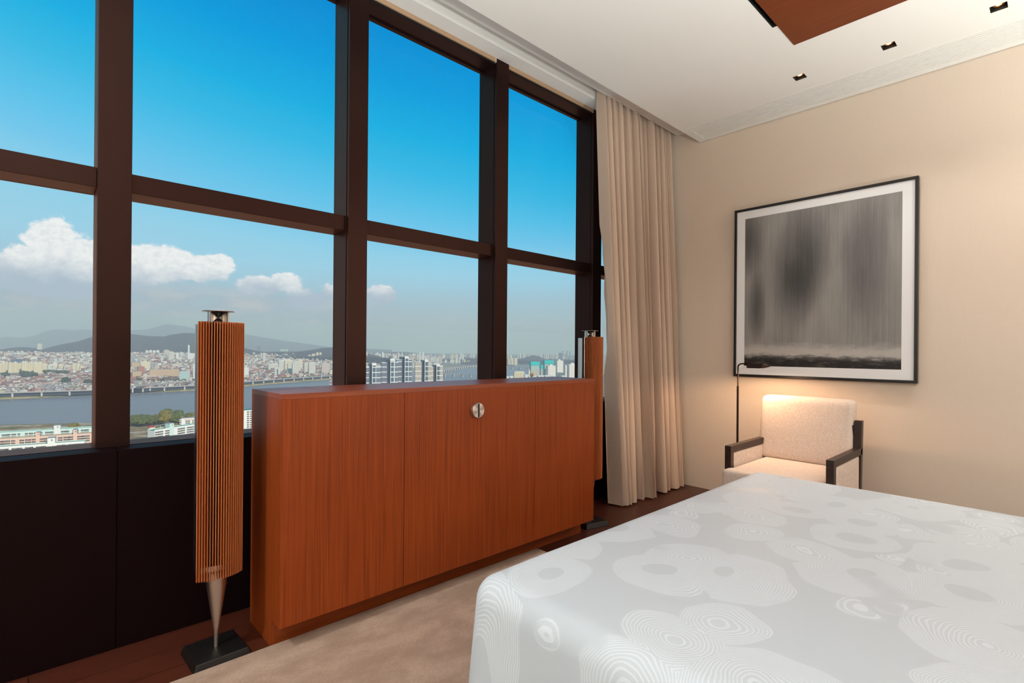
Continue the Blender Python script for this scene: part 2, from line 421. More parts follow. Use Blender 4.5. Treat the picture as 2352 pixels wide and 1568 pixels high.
MB().box(x0, x0+.02, y0, y1, -.001, .03).box(x1-.018, x1, y0, y1, -.001, .03).box(x0+.02, x1-.018, y1-.02, y1, -.001, .03).box(x0+.02, x1-.018, y0, y0+.02, -.001, .03).build('frame', M['ceiling'], t, bevel=.001, seg=1)
nb = 11; vb = MB(); x0 += .02; x1 -= .018
for i in range(nb):
    a = x0+(x1-x0)*(i+.12)/nb; b_ = x0+(x1-x0)*(i+.74)/nb
    vb.box(a, b_, y0+.02, y1-.02, -.0005, .021)
vb.build('louvre', M['ceiling'], t)
MB().box(x0, x1, y0+.02, y1-.02, .022, .024).build('backing', M['grey_plastic'], t)
for y, wh in ((1.2085, 'small square recessed downlight nearest the window'), (.7205, 'small square recessed downlight, middle of the three in the row'), (.242, 'small square recessed downlight nearest the right edge of the view')):
    t = empty('downlight', (3.7365, y, ZC), label=wh, cat='ceiling light', group='square downlights in the ceiling')
    h = .0345
    MB().box(-h, h, -h, -h+.001, 0, .09).box(-h, h, h-.001, h, 0, .09).box(-h, -h+.001, -h, h, 0, .09).box(h-.001, h, -h, h, 0, .09).box(-h, h, -h, h, .09, .091).build('housing', M['gasket'], t)
    MB().lathe([(.012, .040), (.023, .016), (.0245, .016), (.014, .044)], 24, cap=False).build('reflector', M['reflector'], t, smooth=True)
    MB().lathe([(.0, .0125), (.006, .013), (.011, .0155), (.0125, .019), (.012, .026), (.0, .026)], 24, cap=False).build('bulb', M['bulb'], t, smooth=True, label='glowing warm bulb')

# ------------------------------------------------------------------ teak cabinet
CX0, CX1, CY0, CY1, CZ = .70, 2.627, 2.040, 2.400, 1.007
t = empty('cabinet', (CX0, CY0, 0), label='long teak veneer cabinet standing in front of the window, knob on its middle door', cat='cabinet')
W, D = CX1-CX0, CY1-CY0
MB().box(0, .02, .1045, D, 0, CZ-.0206).box(0, .02, .0205, .1045, .108, CZ-.0206).build('side_panel', M['veneer'], t)
MB().box(W-.02, W, .1045, D, 0, CZ-.0206).box(W-.02, W, .0205, .1045, .108, CZ-.0206).build('side_panel', M['veneer'], t)
MB().box(.0205, W-.0205, D-.02, D-.001, 0, CZ-.021).build('back_panel', M['veneer'], t)
MB().box(.0205, W-.0205, .1045, .12, 0, .1075).build('plinth', M['veneer_x'], t)
MB().box(.0205, W-.0205, .0245, D-.0205, .108, .126).build('bottom_panel', M['veneer_x'], t)
# top: narrow frame strips around a lid
MB().box(.0, W, 0, .045, CZ-.02, CZ+.0004).build('top_edge', M['veneer_x'], t)
MB().box(.0, W, D-.05, D, CZ-.02, CZ+.0004).build('top_edge', M['veneer_x'], t)
MB().box(.0, .2, .0465, D-.0515, CZ-.02, CZ+.0004).build('top_board', M['veneer_x'], t)
MB().box(.2015, W-.2015, .0465, D-.0515, CZ-.02, CZ+.0004).build('lid', M['veneer_x'], t)
MB().box(W-.2, W, .0465, D-.0515, CZ-.02, CZ+.0004).build('top_board', M['veneer_x'], t)
MB().box(.02, W-.02, .046, D-.05, CZ-.024, CZ-.0202).build('lid_support', M['dark_gap'], t)
doors = [(.0, 1.2395-CX0), (1.2425-CX0, 2.0865-CX0), (2.0895-CX0, W)]
dobs = []
for a, b_ in doors:
    dobs.append(MB().box(a, b_, -.0005, .0195, .108, CZ-.0205).build('door', M['veneer'], t))
MB().box(.021, W-.021, .0205, .024, .13, CZ-.03).build('door_backing', M['dark_gap'], t)
# round remote-control eye: brushed disc with a black window
kx, kz = 1.6585-CX0, .878
k = MB().lathe([(.0, 0), (.034, 0), (.0375, .003), (.0375, .019), (.0365, .0205), (.0, .0205)], 48, cap=False)
k.v = [(x, -z, y) for x, y, z in k.v]
ko = k.build('knob', M['disc'], dobs[1], loc=(kx, -.0005, kz), label='round brushed steel disc with a black upright strip')
pv = MB().box(-.0052, .0052, -.0214, -.0195, -.034, .034).build('sensor_strip', M['black'], t, loc=(kx, -.0005, kz))

# ------------------------------------------------------------------ column loudspeakers
RA, AL = .122, math.radians(42)
def make_speaker(loc, rz, label):
    """front of the speaker faces local -y; origin at floor level under the cone tip"""
    t = empty('column_speaker', loc, rz, label, 'speaker', 'slatted column loudspeakers')
    B = MB().add([(x*s_, y*s_, z) for z, s_ in ((0, 1.0), (.032, .9)) for x, y in ((-.098, -.098), (.098, -.098), (.098, .098), (-.098, .098))],
                 [(3, 2, 1, 0), (4, 5, 6, 7), (0, 1, 5, 4), (1, 2, 6, 5), (2, 3, 7, 6), (3, 0, 4, 7)])
    B.build('base_plate', M['black'], t, bevel=.003)
    MB().lathe([(.0075, .032), (.008, .09), (.046, .36)], 40).build('cone', M['steel'], t, smooth=True)
    z0, z1 = .314, 1.281
    cy = .052                                   # centre of the front curve lies behind the column axis
    sx = lambda a, r: r*math.sin(a)
    fy = lambda a, r: cy-r*math.cos(a)
    ri = RA-.021
    # metal shell: rounded back, flat sides
    def outline(w, back, front, n=14):
        pts = [(-w, front), ]
        for i in range(n+1):
            a = PI-PI*i/n
            pts.append((w*math.cos(a), front+.03+(back-front-.03)*math.sin(a)**.8))
        pts.append((w, front)); return pts[::-1]
    sh = MB().prism(outline(.071, .078, .0), z0+.012, z1-.008)
    sh.build('shell', M['steel_mirror'], t, bevel=.002)
    # black cloth behind the lamellas
    n = 20; vs = []
    for z in (z0+.055, z1-.006):
        for i in range(n+1):
            a = -AL+2*AL*i/n; vs.append((sx(a, ri)*.985, fy(a, ri), z))
        vs += [(.068, .0, z), (-.068, .0, z)]
    N = n+3
    MB().add(vs, [tuple(range(N)), tuple(reversed(range(N, 2*N)))]+[(i, N+i, N+(i+1) % N, (i+1) % N) for i in range(N)]).build('speaker_cloth', M['black_cloth'], t)
    # aluminium edge strips left and right of the lamellas
    for s_ in (-1, 1):
        a = AL*s_
        p0 = Vector((sx(a, ri-.002), fy(a, ri-.002))); p1 = Vector((sx(a, RA-.012), fy(a, RA-.012))); d = Vector((math.cos(a), math.sin(a)))*.002
        q = [p0-d, p1-d, p1+d, p0+d]
        pl = [(v.x+s_*.0015, v.y) for v in q]
        MB().prism(pl, z0+.004, z1-.001).build('edge_strip', M['steel_mirror'], t)
    nf = 20
    for i in range(nf):
        a = -AL*.965+2*AL*.965*i/(nf-1)
        e = Vector((math.sin(a), -math.cos(a))); d = Vector((math.cos(a), math.sin(a)))
        pts = []
        for r, h in ((ri+.001, .0018), (RA-.003, .0018), (RA-.0008, .0014), (RA, .0005)):
            pts.append((r, -h))
        for r, h in ((RA, .0005), (RA-.0008, .0014), (RA-.003, .0018), (ri+.001, .0018)):
            pts.append((r, h))
        poly = [((e*r+d*h).x, cy+(e*r+d*h).y) for r, h in pts]
        MB().prism(poly, z0, z1).build('lamella', M['lamella'], t)
    # clear bracing band low on the inside and the acoustic lens on top
    vs = [(sx(-AL+2*AL*i/n, RA-.012), fy(-AL+2*AL*i/n, RA-.012), z) for z in (z0+.03, z0+.05) for i in range(n+1)]
    MB().add(vs, [(i, i+1, n+2+i, n+1+i) for i in range(n)]).build('band', M['steel'], t)
    MB().prism([(.03*math.cos(i*PI/12), .02+.03*math.sin(i*PI/12)) for i in range(24)], z1-.01, z1+.001).build('neck', M['black'], t)
    zt = 1.3245; ly = .006
    MB().lathe([(.0005, zt-.026), (.006, zt-.0205), (.016, zt-.012), (.03, zt-.0055), (.0555, zt-.0025), (.0568, zt-.001), (.056, zt), (.0005, zt+.0003)], 48, c=(0, ly, 0)).build('lens_disc', M['steel_mirror'], t, smooth=True)
    w = MB(); R1, R2, gap = .0365, .0325, math.radians(125)
    m_ = 28; vs = []
    for i in range(m_+1):
        a = -PI/2+gap/2+(2*PI-gap)*i/m_
        for r in (R2, R1):
            for z in (z1-.004, zt-.003): vs.append((r*math.cos(a), ly+r*math.sin(a), z))
    fs = []
    for i in range(m_):
        a, b_ = 4*i, 4*i+4
        fs += [(a, a+1, b_+1, b_), (a+2, b_+2, b_+3, a+3), (a+1, a+3, b_+3, b_+1), (a, b_, b_+2, a+2)]
    fs += [(0, 2, 3, 1), (4*m_, 4*m_+1, 4*m_+3, 4*m_+2)]
    w.add(vs, fs).build('lens_wall', M['steel_mirror'], t, smooth=True)
    MB().lathe([(.0175, z1-.004), (.0165, z1+.003), (.012, z1+.0105), (.005, z1+.0165), (.0005, z1+.018)], 32, c=(0, ly, 0)).build('tweeter_cone', M['black'], t, smooth=True)
    return t
sp = make_speaker((.528, 2.226, 0), math.radians(2), 'oak slatted column speaker left of the teak cabinet, nearest the camera')
s2 = copy_tree(sp); s2.location = (2.806, 2.216, 0); s2.rotation_euler = (0, 0, math.radians(-13))
s2['label'] = 'oak slatted column speaker beyond the right end of the cabinet, beside the drapes'

# ------------------------------------------------------------------ rug and bed
rb = MB().rbox((.25, .56, .0075), (1.95, 1.565, .0075), .006, (40, 40, 2))
rg = rb.build('rug', M['rug'], smooth=True, label='taupe cut-pile rug on the dark timber floor under the bed', cat='rug')
BX0, BX1, BY0, BY1, BZ = .905, 2.86, -1.02, 1.140, .553
def bedshape(p):
    x, y, z = p
    k = max(0, (.24-z)/.5)                       # flare towards the floor
    hx, hy = (BX1-BX0)/2, (BY1-BY0)/2
    x *= 1+.012*k*2; y *= 1+.010*k*2
    if abs(x) > hx-.08 or abs(y) > hy-.08:
        w = min(1, k*1.4)
        x += .006*w*math.sin(y*13+.5)*(1 if x > 0 else -1); y += .006*w*math.sin(x*11)*(1 if y > 0 else -1)
    if z > .2:
        z += .004*mnoise.noise(Vector((x*2.2, y*2.2, .3)))
    return x, y, z
MB().rbox(((BX0+BX1)/2, (BY0+BY1)/2, (BZ+.017)/2), ((BX1-BX0)/2, (BY1-BY0)/2, (BZ-.017)/2), .062, (64, 64, 24), puff=(0, 0, .012), shear=bedshape).build(
    'bed', M['bed'], smooth=True, label='wide bed under a white jacquard spread patterned with ringed ovals', cat='bed')

# ------------------------------------------------------------------ armchair
ax0, ax1, ay0, ay1, az = 3.285, 3.90, .872, 1.492, .58
t = empty('armchair', ((ax0+ax1)/2, (ay0+ay1)/2, 0), label='beige upholstered armchair with espresso wood arms, behind the bed below the picture', cat='armchair')
ox, oy = (ax0+ax1)/2, (ay0+ay1)/2
def B_(x0, x1, y0, y1, z0, z1): return MB().box(x0-ox, x1-ox, y0-oy, y1-oy, z0, z1)
tw = .040
for y in (ay0, ay1-tw):
    B_(ax0, ax1-.012, y, y+tw, az-.042, az).build('arm', M['chair_wood'], t, bevel=.002)
    B_(ax0, ax0+.045, y, y+tw, 0, az-.042).build('leg', M['chair_wood'], t, bevel=.002)
    # raked rear post
    z0, z1 = 0, .752
    p = lambda z: ax1-.045-.02+.05*max(0, (z-.30))/.45*.6
    v = []
    for z in (0, .30, .752):
        for xx in (p(z), p(z)+.045):
            for yy in (y, y+tw): v.append((xx-ox, yy-oy-(.014*min(1, z*2) if y > oy else 0), z))
    f = []
    for a in (0, 4): f += [(a, a+1, a+5, a+4), (a+2, a+6, a+7, a+3), (a, a+4, a+6, a+2), (a+1, a+3, a+7, a+5)]
    f += [(0, 2, 3, 1), (8, 9, 11, 10)]
    MB().add(v, f).build('rear_leg', M['chair_wood'], t, bevel=.002)
    pb = MB().rbox(((ax0+.05+ax1-.065)/2-ox, y+tw/2-oy, .405), ((ax1-.065-ax0-.05)/2, .0165, .128), .010, (8, 4, 8))
    pb.build('side_panel', M['upholstery'], t, smooth=True)
B_(ax1-.06, ax1-.03, ay0+tw, ay1-tw, .26, .31).build('rail', M['chair_wood'], t, bevel=.002)
B_(ax1-.04, ax1-.012, ay0+tw, ay1-tw, .66, .72).build('rail', M['chair_wood'], t, bevel=.002)
B_(ax0+.006, ax0+.036, ay0+tw, ay1-tw, .22, .275).build('rail', M['chair_wood'], t, bevel=.002)
# seat cushion with a T-shaped front lip
sc = MB().rbox(((3.185+3.83)/2-ox, 0, .362), (.3225, (ay1-ay0)/2-tw-.003, .085), .022, (40, 20, 8), puff=(0, 0, .05), shear=lambda p: (p[0], p[1]*(1.075 if p[0] < -.235 else 1), p[2]))
sc.build('seat_cushion', M['upholstery'], t, smooth=True)
def lean(p):
    x, y, z = p
    return x+.075*(z+.21)/.42+.01*(1-(y/.27)**2)*0, y, z
MB().rbox((3.855-ox, .024, .66), (.058, .288, .218), .035, (10, 22, 20), puff=(.22, .0, .012), shear=lean).build('back_cushion', M['upholstery'], t, smooth=True)

# ------------------------------------------------------------------ reading lamp
lx, ly_ = 3.80, 1.632
t = empty('floor_lamp', (lx, ly_, 0), label='slim dark bronze reading lamp, lit, beside the armchair against the art wall', cat='floor lamp')
MB().lathe([(.0, 0), (.115, 0), (.12, .004), (.12, .012), (.114, .017), (.012, .019), (.0, .019)], 40, cap=False).build('base', M['lamp_metal'], t, smooth=True)
MB().tube([(0, 0, .018), (0, 0, .9366)], .0076, 14).build('lower_tube', M['lamp_metal'], t, smooth=True)
pts = [(0, 0, .92), (0, 0, 1.073)]+[(0, -.028*(1-math.cos(a)), 1.073+.028*math.sin(a)) for a in [PI/2*i/8 for i in range(1, 9)]]+[(0, -.057, 1.101)]
MB().tube(pts, .0052, 12).build('upper_tube', M['lamp_metal'], t, smooth=True)
hd = MB()
hd.tube([(0, -.047, 1.101), (0, -.066, 1.1005)], [.011, .0155], 18)
hd.tube([(0, -.062, 1.1005), (0, -.102, 1.099)], [.0155, .0155], 18)
hd.build('socket', M['lamp_metal'], t, smooth=True)
# half-round shade, open below, with a raised brow at its far end
vs = []; ny, na = 20, 18
for i in range(ny+1):
    y = -.074-.148*i/ny
    g = i/ny
    r = .0235 if g < .58 else .0235+.009*math.sin(PI*(g-.58)/.42)*.9
    taper = 1 if g < .62 else 1-.75*((g-.62)/.38)**1.3
    for k in range(na+1):
        a = PI*k/na
        top = max(.0, math.sin(a))
        vs.append((r*1.25*math.cos(a)*(taper if g > .62 else 1), y, 1.0715+.012*max(0, (g-.62)/.38)+(r+.0125)*top*(.95*taper+.05)))
f = [(i*(na+1)+k, i*(na+1)+k+1, (i+1)*(na+1)+k+1, (i+1)*(na+1)+k) for i in range(ny) for k in range(na)]
f.append(tuple(range(na+1)))
so = MB().add(vs, f).build('shade', M['lamp_metal'], t, smooth=True)
sm = so.modifiers.new('thick', 'SOLIDIFY'); sm.thickness = .0014; sm.offset = -1
MB().lathe([(.0005, -.024), (.009, -.022), (.011, -.012), (.008, .0), (.0005, .002)], 20, c=(0, 0, 0)).build('bulb', M['bulb'], t, smooth=True, loc=(0, -.135, 1.100), label='glowing warm bulb')

# ------------------------------------------------------------------ framed picture
fy0, fy1, fz0, fz1 = .651, 1.859, .988, 2.3525
t = empty('framed_picture', (XA, (fy0+fy1)/2, (fz0+fz1)/2), label='large black-framed grey abstract print with white mat, on the cream wall', cat='picture')
hy, hz, th = (fy1-fy0)/2, (fz1-fz0)/2, .0185
MB().box(-.040, -.002, -hy, hy, hz-th, hz).box(-.040, -.002, -hy, hy, -hz, -hz+th).box(-.040, -.002, -hy, -hy+th, -hz+th, hz-th).box(-.040, -.002, hy-th, hy, -hz+th, hz-th).build('frame', M['picture_frame'], t, bevel=.0012, seg=1)
iy0, iy1, iz0, iz1 = .738-(fy0+fy1)/2, 1.775-(fy0+fy1)/2, 1.076-(fz0+fz1)/2, 2.270-(fz0+fz1)/2
b = MB()
e = .001
for (a, b2, c, d) in ((-hy+th+e, hy-th-e, iz1, hz-th-e), (-hy+th+e, hy-th-e, -hz+th+e, iz0), (-hy+th+e, iy0, iz0, iz1), (iy1, hy-th-e, iz0, iz1)):
    b.box(-.031, -.027, a, b2, c, d)
b.build('mat_board', M['mat_board'], t)
def f_print(nt, b):
    o = nt.coord(); p = nt.xyz(o)
    z = p[2]; y = p[1]
    col = nt.noise(nt.comb(0, nt.math('MULTIPLY', y, 3.2), nt.math('MULTIPLY', z, .9)), 1.6, 3, .55)
    st = nt.noise(nt.comb(0, nt.math('MULTIPLY', y, 70), nt.math('MULTIPLY', z, 1.6)), 1, 3, .6)
    fine = nt.noise(nt.comb(0, nt.math('MULTIPLY', y, 420), nt.math('MULTIPLY', z, 8)), 1, 2)
    up = nt.smooth(z, -.25, .45)
    # soft dark clouds high up, and a darker streak low on the left
    def blob(cy, cz, ry, rz):
        d = nt.vmath('LENGTH', nt.comb(0, nt.math('DIVIDE', nt.math('SUBTRACT', y, cy), ry), nt.math('DIVIDE', nt.math('SUBTRACT', z, cz), rz)))
        return nt.math('SUBTRACT', 1, nt.smooth(d, .1, 1))
    dk = nt.math('MULTIPLY', blob(.10, .22, .26, .5), .75)
    for q, w in (((.5, .40, .16, .35), .55), ((-.30, .2, .2, .5), .5), ((.42, -.12, .09, .36), .62), ((.16, -.02, .22, .35), .35), ((-.36, -.12, .2, .35), .12)):
        dk = nt.math('ADD', dk, nt.math('MULTIPLY', blob(*q), w))
    v = nt.math('SUBTRACT', nt.math('MULTIPLY_ADD', nt.math('SUBTRACT', col, .5), .28, .60), nt.math('MULTIPLY', dk, .46))
    v = nt.math('ADD', v, nt.math('MULTIPLY', nt.math('SUBTRACT', st, .5), .20)); v = nt.math('ADD', v, nt.math('MULTIPLY', nt.math('SUBTRACT', fine, .5), .12))
    c = nt.ramp(v, [(.05, lin(44, 46, 47)), (.25, lin(76, 76, 76)), (.5, lin(118, 116, 115)), (.75, lin(160, 158, 156))])
    # dark sea strip with pale spray along the bottom
    wv = nt.noise(nt.comb(0, nt.math('MULTIPLY', y, 9), nt.math('MULTIPLY', z, 30)), 1, 4, .65)
    zz = nt.math('ADD', nt.math('ADD', z, nt.math('MULTIPLY', y, -.018)), nt.math('MULTIPLY', nt.math('SUBTRACT', wv, .5), -.10))
    spray = nt.math('MULTIPLY', nt.smooth(zz, -.53, -.495), nt.math('SUBTRACT', 1, nt.smooth(zz, -.48, -.40)))
    c = nt.mix(nt.math('MULTIPLY', spray, .75), c, lin(186, 182, 178))
    sea = nt.math('SUBTRACT', 1, nt.smooth(zz, -.545, -.495))
    c = nt.mix(sea, c, nt.mix(nt.smooth(wv, .45, .75), lin(26, 25, 25), lin(78, 74, 72)))
    L(nt, c, b, 'Base Color')
MB().box(-.0305, -.0285, iy0+.0005, iy1-.0005, iz0+.0005, iz1-.0005).build('print', mat('grey_print', rough=.55, spec=.4, fn=f_print), t)
MB().box(-.0265, -.001, -hy+th, hy-th, -hz+th, hz-th).build('backing_board', M['gasket'], t)

# ------------------------------------------------------------------ drapes
def drape(name, x_of, y_of, z0, z1, folds, amp, mat_, ns=420, nz=40, seed=3, hem=True, sharp=.55, **tg):
    rs = random.Random(seed)
    ph = [rs.uniform(0, 2*PI) for _ in range(6)]
    wid = []; c = 0
    for _ in range(folds):
        c += rs.uniform(.55, 1.5); wid.append(c)
    wid = [0]+[w/c for w in wid]
    hts = [rs.uniform(.55, 1.15) for _ in range(folds)]
    def prof(s, h):
        k = max(i for i in range(folds) if wid[i] <= s+1e-9); u = (s-wid[k])/(wid[k+1]-wid[k])
        w = max(0., math.sin(PI*u))**.72
        return hts[k]*w*(1 if k % 1 == 0 else -1)-.45+.12*math.sin(2*PI*s*2.3+ph[0])*h
    def P(s, h):
        z = z0+(z1-z0)*h
        sl = min(1., max(0., s+.006*math.sin(9*h+ph[1]+s*30)*(1-h)))
        a = amp*(1.0-.30*h)
        if h > .965: a *= 1-.35*(h-.965)/.035
        d = prof(sl, 1-h)
        return (x_of(s, h)+.012*math.sin(2*PI*s*folds*1.01)*(1-h), y_of(s, h)-a*d, z)
    t = empty(name, P(.5, 0), **tg)
    ex, ey, ez = t.location
    hs = [0, .004, .03, .0315]+[.05+.95*i/nz for i in range(nz+1)]
    vs = []
    for h in hs:
        for i in range(ns+1):
            x, y, z = P(i/ns, h); vs.append((x-ex, y-ey, z-ez))
    f = [(j*(ns+1)+i, j*(ns+1)+i+1, (j+1)*(ns+1)+i+1, (j+1)*(ns+1)+i) for j in range(len(hs)-1) for i in range(ns)]
    MB().add(vs, f).build('cloth', mat_, t, smooth=True)
    if hem:
        vs = []
        for h in (0, .0135, .0268, .0272):
            for i in range(ns+1):
                x, y, z = P(i/ns, h); vs.append((x-ex, y-ey-.0016, z-ez-.001))
        f = [(j*(ns+1)+i, j*(ns+1)+i+1, (j+1)*(ns+1)+i+1, (j+1)*(ns+1)+i) for j in range(3) for i in range(ns)]
        MB().add(vs, f).build('hem', mat_, t, smooth=True)
    return t
drape('curtain', lambda s, h: 3.262-.062*h+(.935+.054*h)*s, lambda s, h: 2.345+.105*h-.02*s*(1-h), .012, 3.235, 21, .15, M['curtain'],
      label='beige floor-length drape gathered in folds beside the window', cat='curtain')
drape('sheer_curtain', lambda s, h: 4.08+.185*s, lambda s, h: 2.475, .02, 3.24, 7, .04, M['sheer'], ns=120, nz=10, seed=8, hem=False,
      label='white sheer curtain showing in the gap between drape and wall', cat='curtain')

# =================================================================== the city outside
ZG, ZW = -140.0, -146.0                         # ground and river level, seen from a high floor
def gpt(px, py, z):
    d = ray(px, py); t = (z-H)/d.z
    return Vector((d.x*t, d.y*t, z))
def at(px, dist, z=0.):
    ux, uy, _ = bearing(px); return Vector((ux*dist, uy*dist, z))
def zat(px, py, dist): return H+bearing(px, py)[2]*dist
def far(px, depth): return depth*math.sqrt(1+((px-CX)/FPX)**2)      # distance along the ground for a depth along the view axis
def interp(x, tab):
    if x <= tab[0][0]: return tab[0][1]
    for (a, u), (b, v) in zip(tab, tab[1:]):
        if x <= b: return u+(v-u)*(x-a)/(b-a)
    return tab[-1][1]
def hdist(px, py, z): p = gpt(px, py, z); return math.hypot(p.x, p.y)
FAR = [(px, hdist(px, py, ZW)) for px, py in ((-300, 925), (0, 917.5), (210, 907.7), (300, 903), (455, 897), (562, 887.6), (765, 871.4))]+[(860, 3300), (1000, 4150), (1110, 5000), (1180, 6000), (1400, 6300)]
NEAR = [(px, far(px, d)) for px, d in ((-500, 960), (0, 960), (300, 1010), (455, 1060), (580, 1180), (765, 1500), (1020, 1900), (1200, 2050), (1500, 2200))]
RISE = [(-400, 92), (770, 92), (860, 70), (1110, 62), (1180, 40), (1500, 40)]
def sstep(x, a, b): x = min(1, max(0, (x-a)/(b-a))); return x*x*(3-2*x)
def zland(px, dist):
    dd = dist-interp(px, FAR)
    if dd < 0: return ZG
    return ZG+interp(px, RISE)*sstep(dd, 150, 2900)*(.55+.45*min(1, max(0, dd)/2900))

def f_land(nt, b):
    o = nt.coord(); n = nt.noise(o, .02, 4, .6); q = nt.noise(o, .11, 2)
    c = nt.mix(nt.smooth(n, .4, .62), lin(150, 136, 124), lin(74, 84, 58)); c = nt.mix(nt.math('MULTIPLY', nt.smooth(q, .45, .7), .6), c, lin(176, 162, 146))
    L(nt, c, b, 'Base Color')
M['land'] = mat('built_up_ground', rough=.95, spec=.1, fn=f_land)
def f_forest(nt, b):
    o = nt.coord(); n = nt.noise(o, .012, 5, .65); q = nt.noise(o, .06, 3, .7)
    c = nt.mix(nt.smooth(n, .35, .65), lin(58, 56, 54), lin(84, 68, 62)); L(nt, nt.mix(nt.math('MULTIPLY', nt.smooth(q, .4, .7), .5), c, lin(44, 54, 40)), b, 'Base Color')
    L(nt, nt.bump(q, .6, 18), b, 'Normal')
M['forest'] = mat('wooded_slope', rough=1, spec=.05, fn=f_forest)
def f_grass(nt, b):
    o = nt.coord(); n = nt.noise(o, .05, 4, .6)
    L(nt, nt.ramp(n, [(.3, lin(120, 122, 66)), (.5, lin(160, 148, 96)), (.68, lin(188, 160, 120))]), b, 'Base Color')
M['bank'] = mat('riverside_grass', rough=1, spec=.05, fn=f_grass)
def f_near(nt, b):
    o = nt.coord(); n = nt.noise(o, .03, 4, .6)
    L(nt, nt.ramp(n, [(.3, lin(92, 96, 58)), (.5, lin(150, 126, 88)), (.6, lin(196, 172, 142)), (.7, lin(104, 104, 66))]), b, 'Base Color')
M['near_land'] = mat('riverside_park_ground', rough=1, spec=.05, fn=f_near)
def f_water(nt, b):
    o = nt.coord(); n = nt.noise(nt.scale(o, (.004, .02, 1), rot=(0, 0, -.3)), 1, 3, .6); w = nt.noise(nt.scale(o, (.05, .12, 1)), 1, 3)
    L(nt, nt.mix(nt.smooth(n, .35, .7), lin(112, 106, 106), lin(132, 120, 120)), b, 'Base Color'); L(nt, nt.bump(w, .25, 2.0), b, 'Normal')
    L(nt, nt.math('MULTIPLY_ADD', n, .15, .25), b, 'Roughness')
M['water'] = mat('river_water', rough=.3, spec=.15, fn=f_water)

# river, far land, near land
p = [at(px, 420, ZW) for px in (-900, -300, 300, 900, 1500, 2100)]+[at(px, 13500, ZW) for px in (2100, 1500, 900, 300, -300, -900)]
MB().add(p, [tuple(range(len(p)))]).build('river', M['water'], kind='stuff', label='wide grey-blue river crossing the view below the windows', cat='river')
pxs = [-420+20*i for i in range(97)]
rows = [(0, 'b'), (14, 'b'), (60, 'l'), (150, 'l')]+[(300*k, 'l') for k in range(1, 13)]+[(4600, 'l'), (6500, 'l'), (9500, 'l')]
vs = []; fs = []; mi = []
for dd, kind in rows:
    for px in pxs:
        d = interp(px, FAR)+dd; z = {0: ZW-.5, 14: -142.}.get(dd, zland(px, d)); vs.append(tuple(at(px, d, z)))
n = len(pxs); lb = MB()
for j in range(len(rows)-1):
    for i in range(n-1): fs.append((j*n+i, j*n+i+1, (j+1)*n+i+1, (j+1)*n+i)); mi.append(1 if j < 2 else 0)
lb.v = vs; lb.f = fs; lb.m = mi
lb.build('far_land', [M['land'], M['bank']], kind='structure', label='built-up land rising beyond the river')
vs = []; fs = []
for j, fr in enumerate((.12, .5, .93, .985, 1)):
    for px in pxs: vs.append(tuple(at(px, interp(px, NEAR)*fr, (ZG, ZG, ZG, -142, ZW-.5)[j])))
for j in range(4):
    for i in range(n-1): fs.append((j*n+i, j*n+i+1, (j+1)*n+i+1, (j+1)*n+i))
MB().add(vs, fs).build('near_land', M['near_land'], kind='structure', label='flat ground on the near side of the river')

# ridges
def ridge(name, label, prof, dist, wf, wb, zfoot, seed, rough=1., n=150, rowsn=9):
    x0, x1 = prof[0][0], prof[-1][0]; vs = []; N = n+1
    for j in range(2*rowsn+1):
        t = j/rowsn
        for i in range(N):
            px = x0+(x1-x0)*i/n; D0 = far(px, dist); zc = zat(px, interp(px, prof), D0)
            if t <= 1: d = D0-wf*(1-t); h = sstep(t, 0, 1)*.55+.45*t
            else: d = D0+wb*(t-1); h = 1-sstep(t-1, 0, 1)
            z = zfoot+(zc-zfoot)*h
            p = at(px, d, z)
            nz = mnoise.noise(Vector((p.x*.004+seed, p.y*.004, seed)))*.6+mnoise.noise(Vector((p.x*.013, p.y*.013+seed, seed)))*.4
            e = min(1, 4*h*(1-h)+.12)
            p.z += nz*rough*(zc-zfoot)*.22*e
            vs.append(tuple(p))
    fs = [(j*N+i, j*N+i+1, (j+1)*N+i+1, (j+1)*N+i) for j in range(2*rowsn) for i in range(n)]
    return MB().add(vs, fs).build(name, M['forest'], smooth=True, kind='structure', label=label)
ridge('far_mountains', 'pale blue mountains on the horizon at far left', [(-220, 770), (-60, 778), (0, 775), (20, 772.6), (51, 775.7), (82, 770), (102, 760), (122, 757), (147, 756), (173, 759), (190, 755), (212, 758),
      (300, 758), (330, 757), (361, 750), (380, 744), (392, 745), (422, 749), (455, 756), (510, 762), (565, 768), (650, 782), (760, 797), (900, 803)], 13200, 3800, 1500, -130, 1.3)
ridge('hill', 'dark wooded hill behind the city beyond the first window post', [(70, 806), (92, 803), (122, 795), (143, 790), (173, 785), (194, 779), (212, 773), (255, 766), (300, 766.5), (341, 771.6), (377, 772.6), (392, 768.6), (422, 764.5), (443, 765), (455, 767.5),
      (500, 778), (562, 799), (586, 805), (606, 808), (637, 807), (688, 807), (718, 803), (739, 799), (766, 797.5), (800, 799), (842, 811), (872, 818), (900, 826)], 5000, 900, 900, -62, 4.1, rough=.7)
ridge('hill', 'low wooded knoll on the far left skyline of the city', [(-120, 803), (0, 803), (15, 800), (40, 797), (60, 797), (86, 800), (120, 808)], 4900, 500, 500, -62, 9.2, rough=.6)
ridge('hill', 'rounded wooded island hill in the river behind the teal-netted towers', [(1150, 834), (1180, 832), (1200, 823), (1218, 817), (1226, 815.5), (1240, 819), (1256, 826), (1275, 832), (1300, 834)], 6500, 220, 500, -142, 2.2, rough=.4)
ridge('hill', 'low hill carrying the pale apartments behind the dark glass towers', [(835, 812), (870, 809.5), (905, 808), (930, 808), (960, 811), (985, 816), (1010, 820), (1040, 818), (1080, 817), (1110, 820), (1170, 822), (1330, 824)], 8200, 2500, 800, -100, 6.6, rough=.4)
